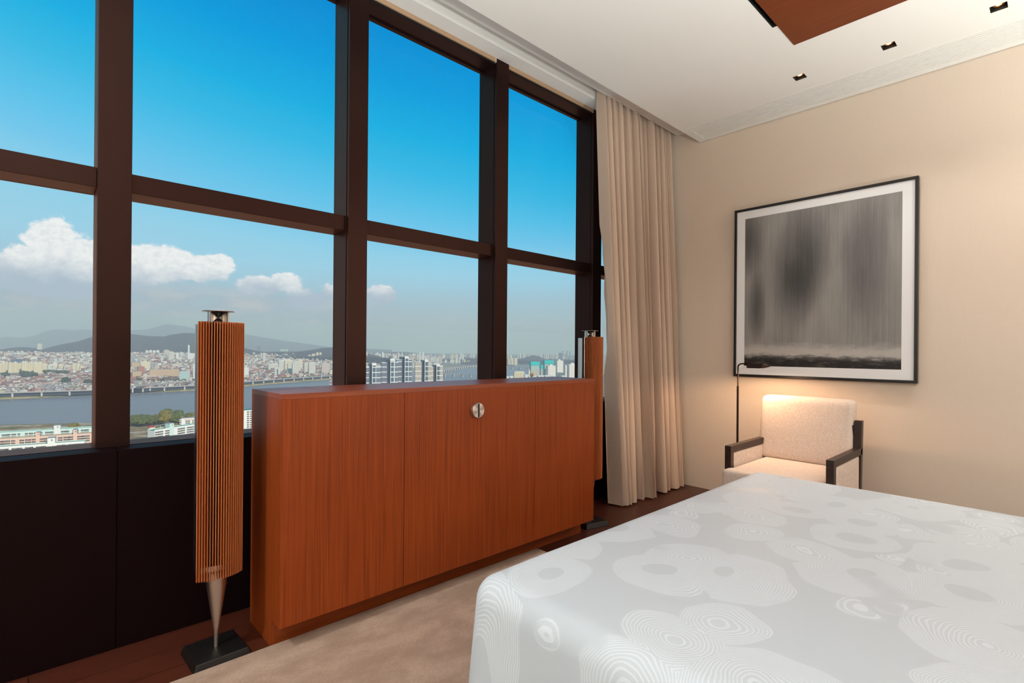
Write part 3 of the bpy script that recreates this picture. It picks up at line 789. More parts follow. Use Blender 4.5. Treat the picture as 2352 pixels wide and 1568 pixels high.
ridge('hill', 'dark wooded riverside bluff below the pale apartments in the middle pane', [(1050, 838), (1068, 826), (1085, 822), (1102, 825), (1140, 830), (1180, 836)], 5400, 300, 500, -142, 7.7, rough=.4)

# ---- facades
def f_facade(wall, glass, fh, bw, hz=(.28, .80), hb=(.16, .84), every=0, belt=None, var=.25):
    def fn(nt, b):
        p = nt.xyz(nt.coord()); nrm = nt.xyz(nt.vmath('ABSOLUTE', nt.new('ShaderNodeNewGeometry').outputs['Normal']))
        tc = nt.new('ShaderNodeTexCoord'); on = nt.xyz(nt.vmath('ABSOLUTE', tc.outputs['Normal']))
        u = nt.math('ADD', nt.math('MULTIPLY', p[0], nt.math('GREATER_THAN', on[1], .5)), nt.math('MULTIPLY', p[1], nt.math('GREATER_THAN', on[0], .5)))
        fz = nt.math('FRACT', nt.math('DIVIDE', p[2], fh)); fu = nt.math('FRACT', nt.math('DIVIDE', nt.math('ADD', u, 500.*bw), bw))
        def band(v, a, c): return nt.math('MULTIPLY', nt.math('GREATER_THAN', v, a), nt.math('LESS_THAN', v, c))
        w = nt.math('MULTIPLY', band(fz, *hz), band(fu, *hb)); w = nt.math('MULTIPLY', w, nt.math('LESS_THAN', on[2], .5))
        cell = nt.comb(nt.math('FLOOR', nt.math('DIVIDE', nt.math('ADD', u, 500.*bw), bw)), nt.math('FLOOR', nt.math('DIVIDE', p[2], fh)), 0)
        wn = nt.new('ShaderNodeTexWhiteNoise'); nt.put(wn.inputs['Vector'], cell)
        g = nt.mix(nt.math('MULTIPLY', wn.outputs['Value'], var*2), glass, lin(170, 168, 164))
        c = nt.mix(w, wall, g)
        if every:
            bz = nt.math('FRACT', nt.math('DIVIDE', p[2], fh*every)); c = nt.mix(nt.math('LESS_THAN', bz, .8/every), c, belt or lin(235, 236, 236))
        L(nt, c, b, 'Base Color')
    return fn
MF = {}
def fac(key, *a, **k): MF[key] = mat('facade_'+key, rough=.7, spec=.3, fn=f_facade(*a, **k)); return MF[key]
fac('cream', lin(238, 222, 184), lin(120, 112, 100), 2.8, 5.2, (.3, .75), (.25, .75))
fac('ivory', lin(236, 228, 210), lin(110, 116, 122), 2.9, 6, (.25, .78), (.2, .8))
fac('white', lin(244, 240, 234), lin(96, 104, 112), 2.9, 5, (.3, .72), (.28, .78))
fac('pinkish', lin(226, 206, 192), lin(132, 118, 110), 2.9, 4.6, (.2, .8), (.25, .8))
fac('grey', lin(176, 178, 180), lin(84, 96, 108), 2.9, 5, (.25, .8), (.2, .85))
fac('brick', lin(196, 118, 86), lin(120, 90, 80), 3.2, 5, (.3, .75), (.2, .8))
fac('sand', lin(222, 186, 140), lin(136, 116, 100), 3.4, 6, (.3, .7), (.1, .9))
fac('blue', lin(52, 86, 116), lin(38, 70, 104), 3.6, 3, (.1, .9), (.05, .95))
fac('mint', lin(202, 226, 220), lin(96, 128, 134), 3.4, 6, (.3, .75), (.1, .9))
fac('glasswhite', lin(236, 239, 242), lin(8, 72, 82), 3.0, 12.0, (.04, .96), (.14, .86), 5, var=.03)
fac('wing', lin(158, 164, 178), lin(30, 42, 58), 3.0, 4.4, (.1, .92), (.2, .84), 5, var=.08)
fac('core', lin(44, 58, 86), lin(28, 42, 68), 3.0, 3, (.1, .9), (.3, .7))
fac('wing_cream', lin(228, 214, 196), lin(86, 76, 70), 3.0, 4.4, (.15, .85), (.25, .8), 5, var=.12)
fac('netted', lin(176, 198, 190), lin(150, 176, 168), 3, 6, (.3, .7), (.2, .8))
fac('unfinished', lin(214, 204, 188), lin(92, 90, 86), 2.9, 4, (.25, .8), (.25, .75), var=.1)
fac('whitewin', lin(245, 238, 226), lin(104, 96, 90), 2.9, 5.2, (.3, .72), (.3, .7), var=.1)
M['net'] = mat('teal_safety_net', lin(40, 196, 190), .7)
M['roof_green'] = mat('green_roof_coating', lin(30, 126, 96), .6)
M['roof_grey'] = mat('grey_roof', lin(150, 150, 150), .8)
M['roof_white'] = mat('white_roof', lin(236, 232, 224), .7)
M['roof_red'] = mat('red_brown_roof', lin(158, 88, 70), .8)
M['concrete'] = mat('pale_concrete', lin(196, 190, 180), .85)
M['white_paint'] = mat('white_render', lin(242, 240, 232), .75)
M['mint_paint'] = mat('pale_mint_render', lin(214, 236, 226), .75)
M['pink_paint'] = mat('pale_pink_render', lin(240, 200, 176), .75)
M['asphalt'] = mat('grey_asphalt', lin(168, 164, 164), .85)
M['deck_shade_core'] = mat('deck_shade_and_core_dark', lin(62, 68, 84), .9)  # shade under the road deck as a colour; also the dark tower crowns
M['cream_paint'] = mat('cream_render', lin(240, 228, 198), .75)

def placed(px0, px1, dist, rot, dep):
    pm = (px0+px1)/2; dist = far(pm, dist); ux, uy, _ = bearing(pm)
    a0 = math.atan2(*reversed(bearing(px0)[:2])); a1 = math.atan2(*reversed(bearing(px1)[:2]))
    W = abs(a0-a1)*dist; w = max(3, (W-dep*abs(math.sin(rot)))/math.cos(rot))
    return ux*dist, uy*dist, math.atan2(uy, ux)-PI/2+rot, w
def building(label, px0, px1, ytop, dist, dep=14, facade='cream', roof='roof_grey', rot=.16, z0=None, cat='building', name='apartment_block', group=None, house=True, single=False, hh=None):
    x, y, rz, w = placed(px0, px1, dist, rot, dep); pm = (px0+px1)/2; dist = far(pm, dist)
    if z0 is None: z0 = zland(pm, dist)-3
    h = zat(pm, ytop, dist)-z0
    if hh: h = hh
    if single:
        b = MB().box(-w/2, w/2, 0, dep, 0, h, 0).box(-w/2-.2, w/2+.2, -.2, dep+.2, h, h+.8, 1)
        if house: b.box(-w*.15, w*.15, dep*.3, dep*.8, h, h+4, 0)
        o = b.build(name, [MF[facade], M[roof]]); o.location = (x, y, z0); o.rotation_euler = (0, 0, rz)
        return tag(o, label, cat, group)
    t = empty(name, (x, y, z0), rz, label, cat, group)
    MB().box(-w/2, w/2, 0, dep, 0, h).build('facade', MF[facade], t)
    MB().box(-w/2-.25, w/2+.25, -.25, dep+.25, h, h+.9).build('roof', M[roof], t)
    if house: MB().box(-w*.18, w*.14, dep*.25, dep*.8, h+.9, h+4.5).build('roof_house', MF[facade], t)
    return t

# ---- three long slabs with green roofs at lower left, and the slab by the near bank
def f_strip(nt, b):
    p = nt.xyz(nt.coord()); fu = nt.math('FRACT', nt.math('DIVIDE', p[0], 1.35))
    wn = nt.new('ShaderNodeTexWhiteNoise'); nt.put(wn.inputs['Vector'], nt.comb(nt.math('FLOOR', nt.math('DIVIDE', p[0], 1.35)), nt.math('FLOOR', nt.math('DIVIDE', p[2], 1.4)), 0))
    c = nt.ramp(wn.outputs['Value'], [(.0, lin(46, 44, 44)), (.45, lin(96, 84, 78)), (.7, lin(70, 118, 112)), (.9, lin(190, 170, 156))], 'CONSTANT')
    L(nt, nt.mix(nt.math('LESS_THAN', fu, .12), c, lin(222, 216, 206)), b, 'Base Color')
M['strip_window'] = mat('balcony_glazing', rough=.3, fn=f_strip)
def slab(label, px0, px1, pref, yref, zroof, az, dep, wall, tower_px, groups, floors=3, fh=2.8, tower_mat=None, name='apartment_slab', h=None, gable=None, first=1.5):
    """long block: its front roof edge passes through the line of sight (pref, yref) at height zroof and runs along compass direction az"""
    O = gpt(pref, yref, zroof); a = Vector((math.cos(az), math.sin(az)))
    def along(px):
        ux, uy, _ = bearing(px)
        return (uy*O.x-ux*O.y)/(ux*a.y-uy*a.x)
    s0, s1 = along(px0), along(px1)
    t = empty(name, (O.x+a.x*s0, O.y+a.y*s0, ZG), az, label, 'apartment block')
    Wd = s1-s0; hgt = zroof-ZG
    MB().box(0, Wd, 0, dep, 0, hgt).build('wall', M[wall], t)
    rb_ = MB().box(.3, Wd-.3, .5, dep-.3, hgt, hgt+.25)
    rb_.build('roof', M['roof_green'], t)
    MB().box(0, Wd, 0, .5, hgt, hgt+1.).box(0, Wd, dep-.3, dep, hgt, hgt+1.).build('parapet', M[wall], t)
    for q in tower_px:
        pa, pb, yt, tm = q
        u0, u1 = along(pa)-s0, along(pb)-s0; um = (u0+u1)/2
        P = Vector((O.x+a.x*(s0+um), O.y+a.y*(s0+um)))
        hz = zat((pa+pb)/2, yt, P.length)-ZG
        tw_ = MB().box(u0, u1, -.8, dep*.62, 0, hz).build('stair_tower', M[tm], t)
        MB().box(u0-.3, u1+.3, -1.1, dep*.62+.3, hz, hz+.35).build('cap', M['roof_grey'], tw_)
        MB().box(um-.1, um+1.1, -.86, -.7, hz-3, hz-1.8).build('window', M['strip_window'], tw_)
    for (pa, pb) in groups:
        u0, u1 = along(pa)-s0, along(pb)-s0
        for k in range(floors):
            zz = hgt-first-fh*k-1.75
            MB().box(0, u1-u0, -.12, .1, 0, 1.75).build('window', M['strip_window'], t, loc=(u0, 0, zz))
    return t, along, s0, O, a, hgt
S7 = lambda v: v/7.13
az1 = math.radians(-9.1)
slab('long white apartment slab with green roof, rear of the three at lower left', -90, 212, 0, 995, -105.3, az1, 12, 'mint_paint',
     [(125.5, 140.3, 976.4, 'white_paint')],
     [(S7(a), S7(b)) for a, b in ((-420, -300), (-270, -150), (-120, -10), (38, 182), (195, 278), (300, 342), (418, 472), (480, 556), (565, 592), (672, 708), (750, 892), (905, 990), (1008, 1148), (1195, 1300), (1335, 1470))], 3)
slab('long pale pink apartment slab with green roof, middle of the three at lower left', -90, 213, 0, 1009.5, -105.3, az1, 12, 'pink_paint',
     [(84, 93.5, 992.5, 'pink_paint'), (170, 178.5, 986, 'pink_paint')],
     [(S7(a), S7(b)) for a, b in ((-400, -260), (-230, -90), (-60, 180), (192, 262), (330, 410), (420, 520), (530, 598), (612, 645), (655, 792), (960, 1040), (1050, 1210), (1225, 1262), (1275, 1480))], 3)
slab('long white apartment slab with green roof, nearest of the three at lower left', -90, 196, 0, 1028, -105.3, az1, 12, 'white_paint',
     [(111, 128.5, 1005, 'white_paint')],
     [(S7(a), S7(b)) for a, b in ((-380, -240), (-200, -60), (0, 160), (200, 380), (420, 560), (600, 770), (940, 1090), (1130, 1340))], 2)
S14 = lambda v: 300+v/14.7
t, al, s0, O, a, hg = slab('white apartment slab with green roof and mint stair tower, left of the slatted speaker', 356.8, 520, 356.8, 988.7, -105.3, math.radians(28), 12.5, 'white_paint',
     [(S14(1330), S14(1470), 971.7, 'mint_paint')],
     [(S14(x), S14(y)) for x, y in ((845, 1125), (1190, 1455), (1610, 1860), (1920, 2160), (2185, 2420), (2460, 2700), (2740, 2980))], 4, fh=3.0, first=1.6)
for k in range(3): MB().box(0, .25, 0, .25, 0, 5.5).build('mast', M['white_paint'], t, loc=(6+k*7.5, 8, hg))
MB().box(6, 21.3, 8, 8.2, hg+5.2, hg+5.5).build('mast_rail', M['white_paint'], t)
# pink-topped block with rounded balconies behind it
x, y, rz, w = placed(418, 500, 830, .12, 12)
t = empty('apartment_slab', (x, y, ZG), rz, 'grey-white apartment block with pink band and rounded corner balconies, behind the green-roofed slab', 'apartment block')
h_ = zat(440, 958.5, far(440, 830))-ZG
MB().box(-w/2, w/2, 0, 12, 0, h_).build('wall', M['white_paint'], t)
MB().box(-w/2+4, w/2, -.3, 0, h_-2.6, h_-.9).build('band', M['pink_paint'], t)
MB().box(-w/2, w/2, .3, 12, h_, h_+.4).build('roof', M['roof_grey'], t)
for k in range(4):
    MB().lathe([(3.1, 0), (3.1, 1.1)], 16, c=(-w/2, 3, h_-2.2-3.1*k)).build('balcony', M['white_paint'], t)
for k in range(3):
    for q in range(5): MB().box(0, 6.6, -.15, .1, 0, 1.7).build('window', M['strip_window'], t, loc=(-w/2+5+q*9, 0, h_-5.3-3*k))
# taller slab beside the cabinet
x, y, rz, w = placed(560.5, 610, 690, .10, 12)
t = empty('apartment_slab', (x, y, ZG), rz, 'tall white apartment slab with dark windows between speaker and cabinet', 'apartment block')
h_ = zat(570, 941, far(570, 690))-ZG
MB().box(-w/2, w/2, 0, 12, 0, h_).build('wall', M['white_paint'], t)
MB().box(-w/2+.3, w/2-.3, .4, 11.7, h_, h_+.5).build('roof', M['roof_green'], t)
for k in range(11):
    for q, u in enumerate((3.6, 7.2, 11.4, 15, 19.2)): MB().box(0, 2.6, -.15, .1, 0, 1.6).build('window', M['strip_window'], t, loc=(-w/2+u, 0, h_-3.2-2.85*k))

# ---- expressway on the far bank
def polyroad(name, label, pts, width, thick, side_h=0, pier_every=0, zb=ZW, cat='road', mats=None, shade_col='deck_shade_core', pier_r=2.2):
    t = empty(name, (pts[0].x, pts[0].y, pts[0].z), 0, label, cat)
    L_ = [Vector((q.x-pts[0].x, q.y-pts[0].y, q.z-pts[0].z)) for q in pts]
    vs = []; N = len(L_)
    for i, q in enumerate(L_):
        d = (L_[min(i+1, N-1)]-L_[max(i-1, 0)]); nrm = Vector((-d.y, d.x, 0)).normalized()
        if nrm.dot(Vector((pts[i].x, pts[i].y, 0))) < 0: nrm = -nrm
        for off, dz in ((0, 0), (0, -thick), (width, -thick), (width, 0)): vs.append((q.x+nrm.x*off, q.y+nrm.y*off, q.z+dz))
    fs = [(4*i+k, 4*i+(k+1) % 4, 4*i+4+(k+1) % 4, 4*i+4+k) for i in range(N-1) for k in range(4)]+[(0, 1, 2, 3), (4*N-1, 4*N-2, 4*N-3, 4*N-4)]
    MB().add(vs, fs).build('deck', M['asphalt'], t)
    vs = []
    for i, q in enumerate(L_):
        for off, dz in ((0, 1.1), (0, -.2), (.4, -.2), (.4, 1.1)):
            d = (L_[min(i+1, N-1)]-L_[max(i-1, 0)]); nrm = Vector((-d.y, d.x, 0)).normalized()
            if nrm.dot(Vector((pts[i].x, pts[i].y, 0))) < 0: nrm = -nrm
            vs.append((q.x+nrm.x*(off-.4), q.y+nrm.y*(off-.4), q.z+dz))
    MB().add(vs, fs).build('parapet', M['concrete'], t)
    if side_h:
        vs = []
        for i, q in enumerate(L_):
            d = (L_[min(i+1, N-1)]-L_[max(i-1, 0)]); nrm = Vector((-d.y, d.x, 0)).normalized()
            if nrm.dot(Vector((pts[i].x, pts[i].y, 0))) < 0: nrm = -nrm
            for dz in (-thick, -thick-side_h): vs.append((q.x+nrm.x*6, q.y+nrm.y*6, q.z+dz))
        MB().add(vs, [(2*i, 2*i+1, 2*i+3, 2*i+2) for i in range(N-1)]).build('deck_shade', M[shade_col], t)  # dark sheet painting in the shade under the deck
    if pier_every:
        acc = 0
        for i in range(N-1):
            seg = (L_[i+1]-L_[i]).length; s = pier_every-acc
            while s < seg:
                q = L_[i]+(L_[i+1]-L_[i])*(s/seg); d = (L_[i+1]-L_[i]).normalized(); nrm = Vector((-d.y, d.x, 0))
                if nrm.dot(Vector((pts[i].x, pts[i].y, 0))) < 0: nrm = -nrm
                c = q+nrm*min(2.5, width*.2)
                hz = q.z-thick+pts[0].z-zb
                MB().box(-pier_r, pier_r, -pier_r*.7, width*.5, -hz, 0).build('pier', M['concrete'], t, loc=(c.x, c.y, q.z-thick))
                s += pier_every
            acc = (acc+seg) % pier_every
    return t
zr = -128.5
polyroad('expressway', 'long riverside expressway on piers along the far bank', [gpt(px, py, zr) for px, py in ((-200, 909), (0, 902), (210, 895.5), (300, 891.5), (455, 884.5), (562, 876.5), (640, 870.5), (765, 862.2), (830, 858.5))], 26, 2.4, 9.5, 62, zb=-143)
polyroad('flyover', 'upper expressway ramp rising left of the slatted speaker', [gpt(px, py, -119) for px, py in ((262, 889.5), (300, 886.5), (380, 880), (455, 873.5), (520, 868.5))], 14, 2, 0, 70, zb=-140)
polyroad('bridge', 'upper of two river bridges seen right of the dark glass towers', [gpt(px, py, -128) for px, py in ((985, 856), (1018, 849), (1045, 844.5), (1075, 840.5), (1100, 838.5))], 22, 4, 0, 75, cat='bridge', pier_r=4)
polyroad('bridge', 'lower of two river bridges seen right of the dark glass towers', [gpt(px, py, -128) for px, py in ((960, 857.5), (1018, 857.5), (1060, 858), (1110, 859), (1150, 860))], 22, 4, 0, 50, cat='bridge', pier_r=3.2)
polyroad('bridge', 'river bridge in front of the wooded island hill in the narrow pane', [gpt(px, py, -124) for px, py in ((1140, 841), (1165, 841), (1215, 842), (1260, 843))], 40, 9, 0, 68, cat='bridge', pier_r=4.5)

# red and white pylon standing in the river
P = gpt(759.5, 884, ZW); t = empty('pylon', P, .3, 'red and white lattice pylon in the river, just above the cabinet top', 'pylon')
for k in range(5):
    za, zb_ = k*6.4, (k+1)*6.4; wa, wb_ = 5.2-.9*k, 5.2-.9*(k+1)
    b = MB()
    for sx_, sy_ in ((-1, -1), (1, -1), (1, 1), (-1, 1)):
        b.tube([(sx_*wa, sy_*wa, za), (sx_*wb_, sy_*wb_, zb_)], .45, 5)
    for (x1_, y1_), (x2_, y2_) in (((-1, -1), (1, -1)), ((1, -1), (1, 1)), ((1, 1), (-1, 1)), ((-1, 1), (-1, -1))):
        b.tube([(x1_*wa, y1_*wa, za), (x2_*wb_, y2_*wb_, zb_)], .3, 4); b.tube([(x2_*wa, y2_*wa, za), (x1_*wb_, y1_*wb_, zb_)], .3, 4)
    b.build('section', mat('pylon_paint', lin(206, 70, 58) if k % 2 else lin(240, 236, 230), .6), t)

# ---- apartment row and landmarks across the river, left panes
ordn = ['first', 'second', 'third', 'fourth', 'fifth', 'sixth', 'seventh', 'eighth', 'ninth', 'tenth', 'eleventh', 'twelfth']
edges = [(-8, 3, 834), (3, 11.5, 831), (11.5, 20, 832), (19, 30, 833), (30, 41, 832), (41, 51, 835), (50, 59, 830.5), (58, 67, 834), (67, 78, 832), (78, 87, 834), (87, 97, 832.5), (97, 108, 835)]
for i, (a, b_, yt) in enumerate(edges):
    building('tall cream apartment block across the river, %s from the left edge of the view' % ordn[i], a, b_+.6, yt, 2330+18*(i % 3), 13, 'cream', 'roof_white', rot=.10, z0=ZG, group='cream apartment row across the river')
for i, (a, b_, yt, f_) in enumerate([(109, 121, 838.5, 'ivory'), (121, 134, 840, 'cream'), (134, 147, 837, 'cream'), (147, 162, 839, 'ivory'), (166, 176, 836, 'cream'), (176, 184, 838, 'cream'), (184, 193, 840.5, 'cream')]):
    building('lower cream apartment block right of the tall row, %s of seven from the left' % ordn[i], a, b_, yt, 2520, 13, f_, 'roof_white', rot=.10)
for i, (a, b_, yt, f_) in enumerate([(112, 130, 834, 'cream'), (132, 150, 833, 'ivory'), (152, 172, 832, 'cream'), (176, 196, 830, 'ivory'), (198, 214, 831, 'cream')]):
    building('pale rear-rank apartment block near the first window post, %s from left' % ordn[i], a, b_, yt, 2950, 13, f_, 'roof_white', rot=.10)
building('wide dark blue office block behind the cream apartment row', 25.5, 58, 824.5, 2750, 30, 'blue', 'roof_grey', rot=.05, house=False, name='office_block')
building('big beige hotel-like block on the wooded knoll skyline', 85, 97.5, 789.5, 4700, 30, 'ivory', 'roof_white', rot=.1, name='hilltop_block', z0=-20)
building('mint-roofed hall at the edge of the first window post', 194, 214, 839, 2480, 25, 'mint', 'roof_grey', rot=.1, house=False, hh=16, name='hall')
building('slender white tower standing in front of the dark hill', 431.5, 436, 793, 3600, 16, 'white', 'roof_white', rot=.1, name='tower', z0=-66)
building('white podium block at the foot of the slender tower', 430.5, 445.5, 812, 3550, 30, 'white', 'roof_white', rot=.1, name='podium_block')
for i, (a, b_, yt) in enumerate(((334, 342, 805), (342.5, 350, 804.5), (351, 358, 805), (359, 366.5, 804.5))):
    building('white hillside block under the dark hill, %s of four from left' % ordn[i], a, b_, yt, 3900, 14, 'white', 'roof_white', rot=.1, hh=16, z0=zat((a+b_)/2, yt, far((a+b_)/2, 3900))-16)
for i, (a, b_, yt, f_, d_) in enumerate(((376, 390, 804, 'pinkish', 3900), (387, 401, 808, 'ivory', 3500), (404, 411, 811, 'white', 3500), (413, 421, 809, 'ivory', 3800))):
    building('pale mid-rise block left of the slender tower, %s of four from the left' % ordn[i], a, b_, yt, d_, 18, f_, 'roof_white', rot=.1)
building('grey-blue block at the right edge of the first window post', 302, 318, 818, 3300, 25, 'grey', 'roof_grey', rot=.1)
building('wide sand-coloured shopping block right of the first window post', 302, 326, 832, 2780, 40, 'sand', 'roof_grey', rot=.1, house=False, name='office_block')
building('cream block behind the brick-red school right of the window post', 322, 346, 830.5, 2700, 30, 'cream', 'roof_white', rot=.1, name='office_block')
building('brick-red school block across the river', 316.5, 334, 842, 2380, 22, 'brick', 'roof_grey', rot=.15, name='school_block')
building('low sand-coloured wing in front of the brick-red school', 304, 326, 853, 2250, 20, 'sand', 'roof_grey', rot=.1, house=False, name='school_block')
building('thin white and grey block right of the brick-red school', 347, 354, 836, 2600, 14, 'grey', 'roof_grey', rot=.1)
building('pale purple-grey block beside the thin white one', 356, 367, 838.5, 2600, 14, 'pinkish', 'roof_grey', rot=.1)
building('long beige hall with pale blue roof across the river', 344.5, 412, 848, 2330, 18, 'sand', 'roof_grey', rot=.04, house=False, name='hall')
building('pale mint block in front of the long beige hall', 412.5, 437, 853, 2180, 18, 'mint', 'roof_white', rot=.05, house=False, name='office_block')
building('white office block touching the left side of the slatted speaker', 443.5, 462, 836, 2280, 18, 'white', 'roof_white', rot=.1, name='office_block')
# right of the speaker, up to the second window post
building('flared blue glass twin tower far beyond the hills', 590.5, 594.5, 794.5, 6800, 20, 'blue', 'roof_grey', rot=.1, name='glass_tower', z0=-70)
building('blue glass tower half hidden behind its flared twin', 594.5, 598.8, 793.5, 6830, 20, 'blue', 'roof_grey', rot=.1, name='glass_tower', z0=-70)
building('teal-netted building site on the far skyline', 643, 654, 802, 6500, 25, 'netted', 'roof_grey', rot=.1, name='building_site', z0=-70)
building('second teal-netted building site on the far skyline', 654.5, 662, 801.5, 6550, 25, 'netted', 'roof_grey', rot=.1, name='building_site', z0=-70)
building('white slab tower on the hill right of the slatted speaker', 603, 611, 811, 4000, 18, 'ivory', 'roof_white', rot=.2, z0=-78)
building('thin white tower beside the white slab tower on the hill', 599.8, 601.8, 811.5, 4000, 10, 'white', 'roof_white', rot=.0, z0=-74)
for i, (a, b_, yt, hh_) in enumerate(((708, 716, 815.5, 18), (716, 726, 813, 20), (726, 733, 810, 22), (733, 739.5, 810, 18))):
    building('pale campus block high on the hill, %s of four from the left' % ordn[i], a, b_, yt, 4300, 20, 'cream', 'roof_white', rot=.25, z0=zat((a+b_)/2, yt, far((a+b_)/2, 4300))-hh_, hh=hh_)
RT = [('white riverside tower just right of the slatted speaker', 560, 573, 844, 2350, 'white'),
      ('long beige apartment slab behind the low office with a dark glass front', 616, 641, 836, 3050, 'ivory'),
      ('tall pale tower behind the riverside office', 640, 652.5, 829, 3000, 'ivory'),
      ('wide pale tower block at the top of the riverside cluster', 654, 674, 828, 3060, 'cream'),
      ('pale tower right behind the pair of riverside towers', 674, 692, 831.5, 3020, 'ivory'),
      ('cream tower set back between riverside towers', 684, 696, 825, 3350, 'cream'),
      ('left one of the pair of tall riverside towers', 660.5, 672, 835.5, 2800, 'ivory'),
      ('right one of the pair of tall riverside towers', 671.5, 687.5, 833, 2760, 'ivory'),
      ('narrow pale tower left of the broad riverside tower', 698.5, 708, 834, 2900, 'ivory'),
      ('broad riverside tower in the middle of the right cluster', 709, 726, 832.5, 2820, 'ivory'),
      ('pale riverside tower next to the second window post', 738.5, 759, 835, 2900, 'pinkish'),
      ('low pale block at the foot of the tower by the second window post', 757, 768, 851, 2850, 'cream'),
      ('long white hall roof under the cream skyline blocks', 640, 672, 826, 3700, 'white')]
for lb_, a, b_, yt, d_, f_ in RT:
    building(lb_, a, b_, yt, d_, 16, f_, 'roof_white', rot=.22, name='riverside_tower' if 'tower' in lb_ else 'apartment_block')
t = building('low riverside office with a tall dark glass front', 630.5, 645, 844, 2700, 14, 'ivory', 'roof_white', rot=.22, name='office_block')
w_ = 11; MB().box(-w_*.30, w_*.30, -.3, .1, 2, 36).build('window', MF['blue'], t, label='tall dark glass front')
P = at(671.5, far(671, 3400), zland(671, far(671, 3400))); t = empty('tower_crane', P, .5, 'thin tower crane leaning over the white hall roof', 'crane')
MB().tube([(0, 0, 0), (0, 0, 34)], .9, 5).build('mast', M['concrete'], t); MB().tube([(0, 0, 33), (-13, -4, 66)], .7, 5).build('jib', M['concrete'], t)

# ---- five dark glass residential towers in the middle pane
def glass_tower(label, parts, dist, rot):
    a0 = min(p[1] for p in parts); a1 = max(p[2] for p in parts)
    x, y, rz, w = placed(a0, a1, dist, rot, 0); t = empty('residential_tower', (x, y, ZG), rz, label, 'tower', 'dark glass towers by the river')
    for nm, p0, p1, yt, fk, setb, dep in parts:
        u0 = (p0-a0)/(a1-a0)*w-w/2; u1 = (p1-a0)/(a1-a0)*w-w/2; h = zat((p0+p1)/2, yt, far((p0+p1)/2, dist))-ZG
        q = MB().box(0, u1-u0, 0, dep, 0, h).build(nm, MF[fk], t, loc=(u0, setb, 0))
        MB().box(-.1, u1-u0+.1, -.1, dep+.1, h-5.5 if nm == 'bay' else h, h+1.2).build('crown', M['white_paint'] if nm != 'core' else M['deck_shade_core'], q)
    return t
GT = [('dark glass tower touching the second window post, lowest left of the five', ((841, 848.5, 841.5), (847.5, 855, 836.5), (855, 864.5, 834.5), (865, 876, 841.5)), 'wing', 1480),
      ('second dark glass tower from the left, middle pane', ((877.5, 889.5, 833.5), (888.5, 897, 826.5), (897, 907, 824.5), (907.5, 915.5, 833)), 'wing', 1520),
      ('tallest dark glass tower, third from the left in the middle pane', ((911.5, 923.5, 826.5), (919, 930, 820), (930, 939, 819), (939.5, 947.5, 825.5)), 'wing', 1560),
      ('cream-winged glass tower, fourth from the left in the middle pane', ((954, 969, 831.5), (968, 976, 828), (976, 984, 826.5), (984.5, 991.5, 835.5)), 'wing_cream', 1600),
      ('lowest glass tower at the right end of the five in the middle pane', ((991, 996, 843), (995.5, 1003, 839), (1003, 1010.5, 837), (1010.5, 1018, 840.5)), 'wing_cream', 1640)]
for lb_, (w1, c_, b_, w2), fk, d_ in GT:
    glass_tower(lb_, [('wing', *w1, fk, 3, 18), ('core', *c_, 'core', 7, 14), ('bay', *b_, 'glasswhite', 0, 18), ('wing', *w2, fk, 2.5, 16)], d_, .12)

# ---- right pane: netted towers under construction and white apartments
def netted(label, px0, px1, ytop, ynet, ymid, dist, rot=.32, dep=16):
    x, y, rz, w = placed(px0, px1, dist, rot, dep); pm = (px0+px1)/2
    t = empty('netted_tower', (x, y, ZG), rz, label, 'tower')
    h, hn, hm = (zat(pm, v, far(pm, dist))-ZG for v in (ytop, ynet, ymid))
    MB().box(-w/2, w/2, 0, dep, 0, hm).build('facade', MF['unfinished'], t)
    MB().box(-w/2, w/2, 0, dep, hm, hn).build('screen', MF['netted'], t)
    MB().box(-w/2-.8, w/2+.8, -.8, dep+.8, hn, h).build('net', M['net'], t, label='teal safety netting')
    return t
netted('teal-netted tower under construction, left one of the two big ones', 1218.3, 1241.5, 830.3, 838.8, 849, 1540)
netted('tallest teal-netted tower under construction, beside the white apartments', 1249.5, 1274, 827.3, 835.5, 858, 1600)
netted('small teal-netted tower between the two big ones', 1241.5, 1248.8, 838, 846, 855, 1700, dep=10)
WT = [('white apartment with dark side wall in front of the tallest netted tower', 1256.5, 1279.5, 840.5, 1480), ('tall white apartment tower with stepped top, right of the netted towers', 1277.5, 1297, 828.5, 1560),
      ('narrow white apartment right of the tall stepped one', 1296, 1305.5, 840.5, 1600), ('white apartment with blue-grey side at the fourth window post', 1305, 1330, 837, 1520)]
for lb_, a, b_, yt, d_ in WT:
    building(lb_, a, b_, yt, d_, 18, 'whitewin', 'roof_white', rot=.42, z0=ZG, name='white_apartment')
t = building('stepped cream building in front of the river, narrow pane', 1180, 1207, 856, 1500, 22, 'cream', 'roof_white', rot=.15, z0=ZG, house=False, name='stepped_building')
h_ = zat(1195, 856, 1500)-ZG; MB().box(-13, 14, 3, 18, h_, zat(1195, 853, 1500)-ZG).build('upper_floor', MF['cream'], t)
building('thin white block between stepped cream building and netted tower', 1214, 1219, 852, 1500, 12, 'white', 'roof_white', z0=ZG, name='white_block')
for i, (a, b_, yt) in enumerate(((1160, 1172, 865.5), (1171, 1181, 864.5), (1205, 1216, 861), (1215, 1236, 864), (1235, 1252, 863), (1251, 1270, 862.5), (1290, 1300, 863.5))):
    building('low white roof just above the cabinet top in the narrow pane, %s from the left' % ordn[i], a, b_, yt, 1300, 18, 'white', 'roof_white', z0=ZG, single=True, name='low_block', house=False)
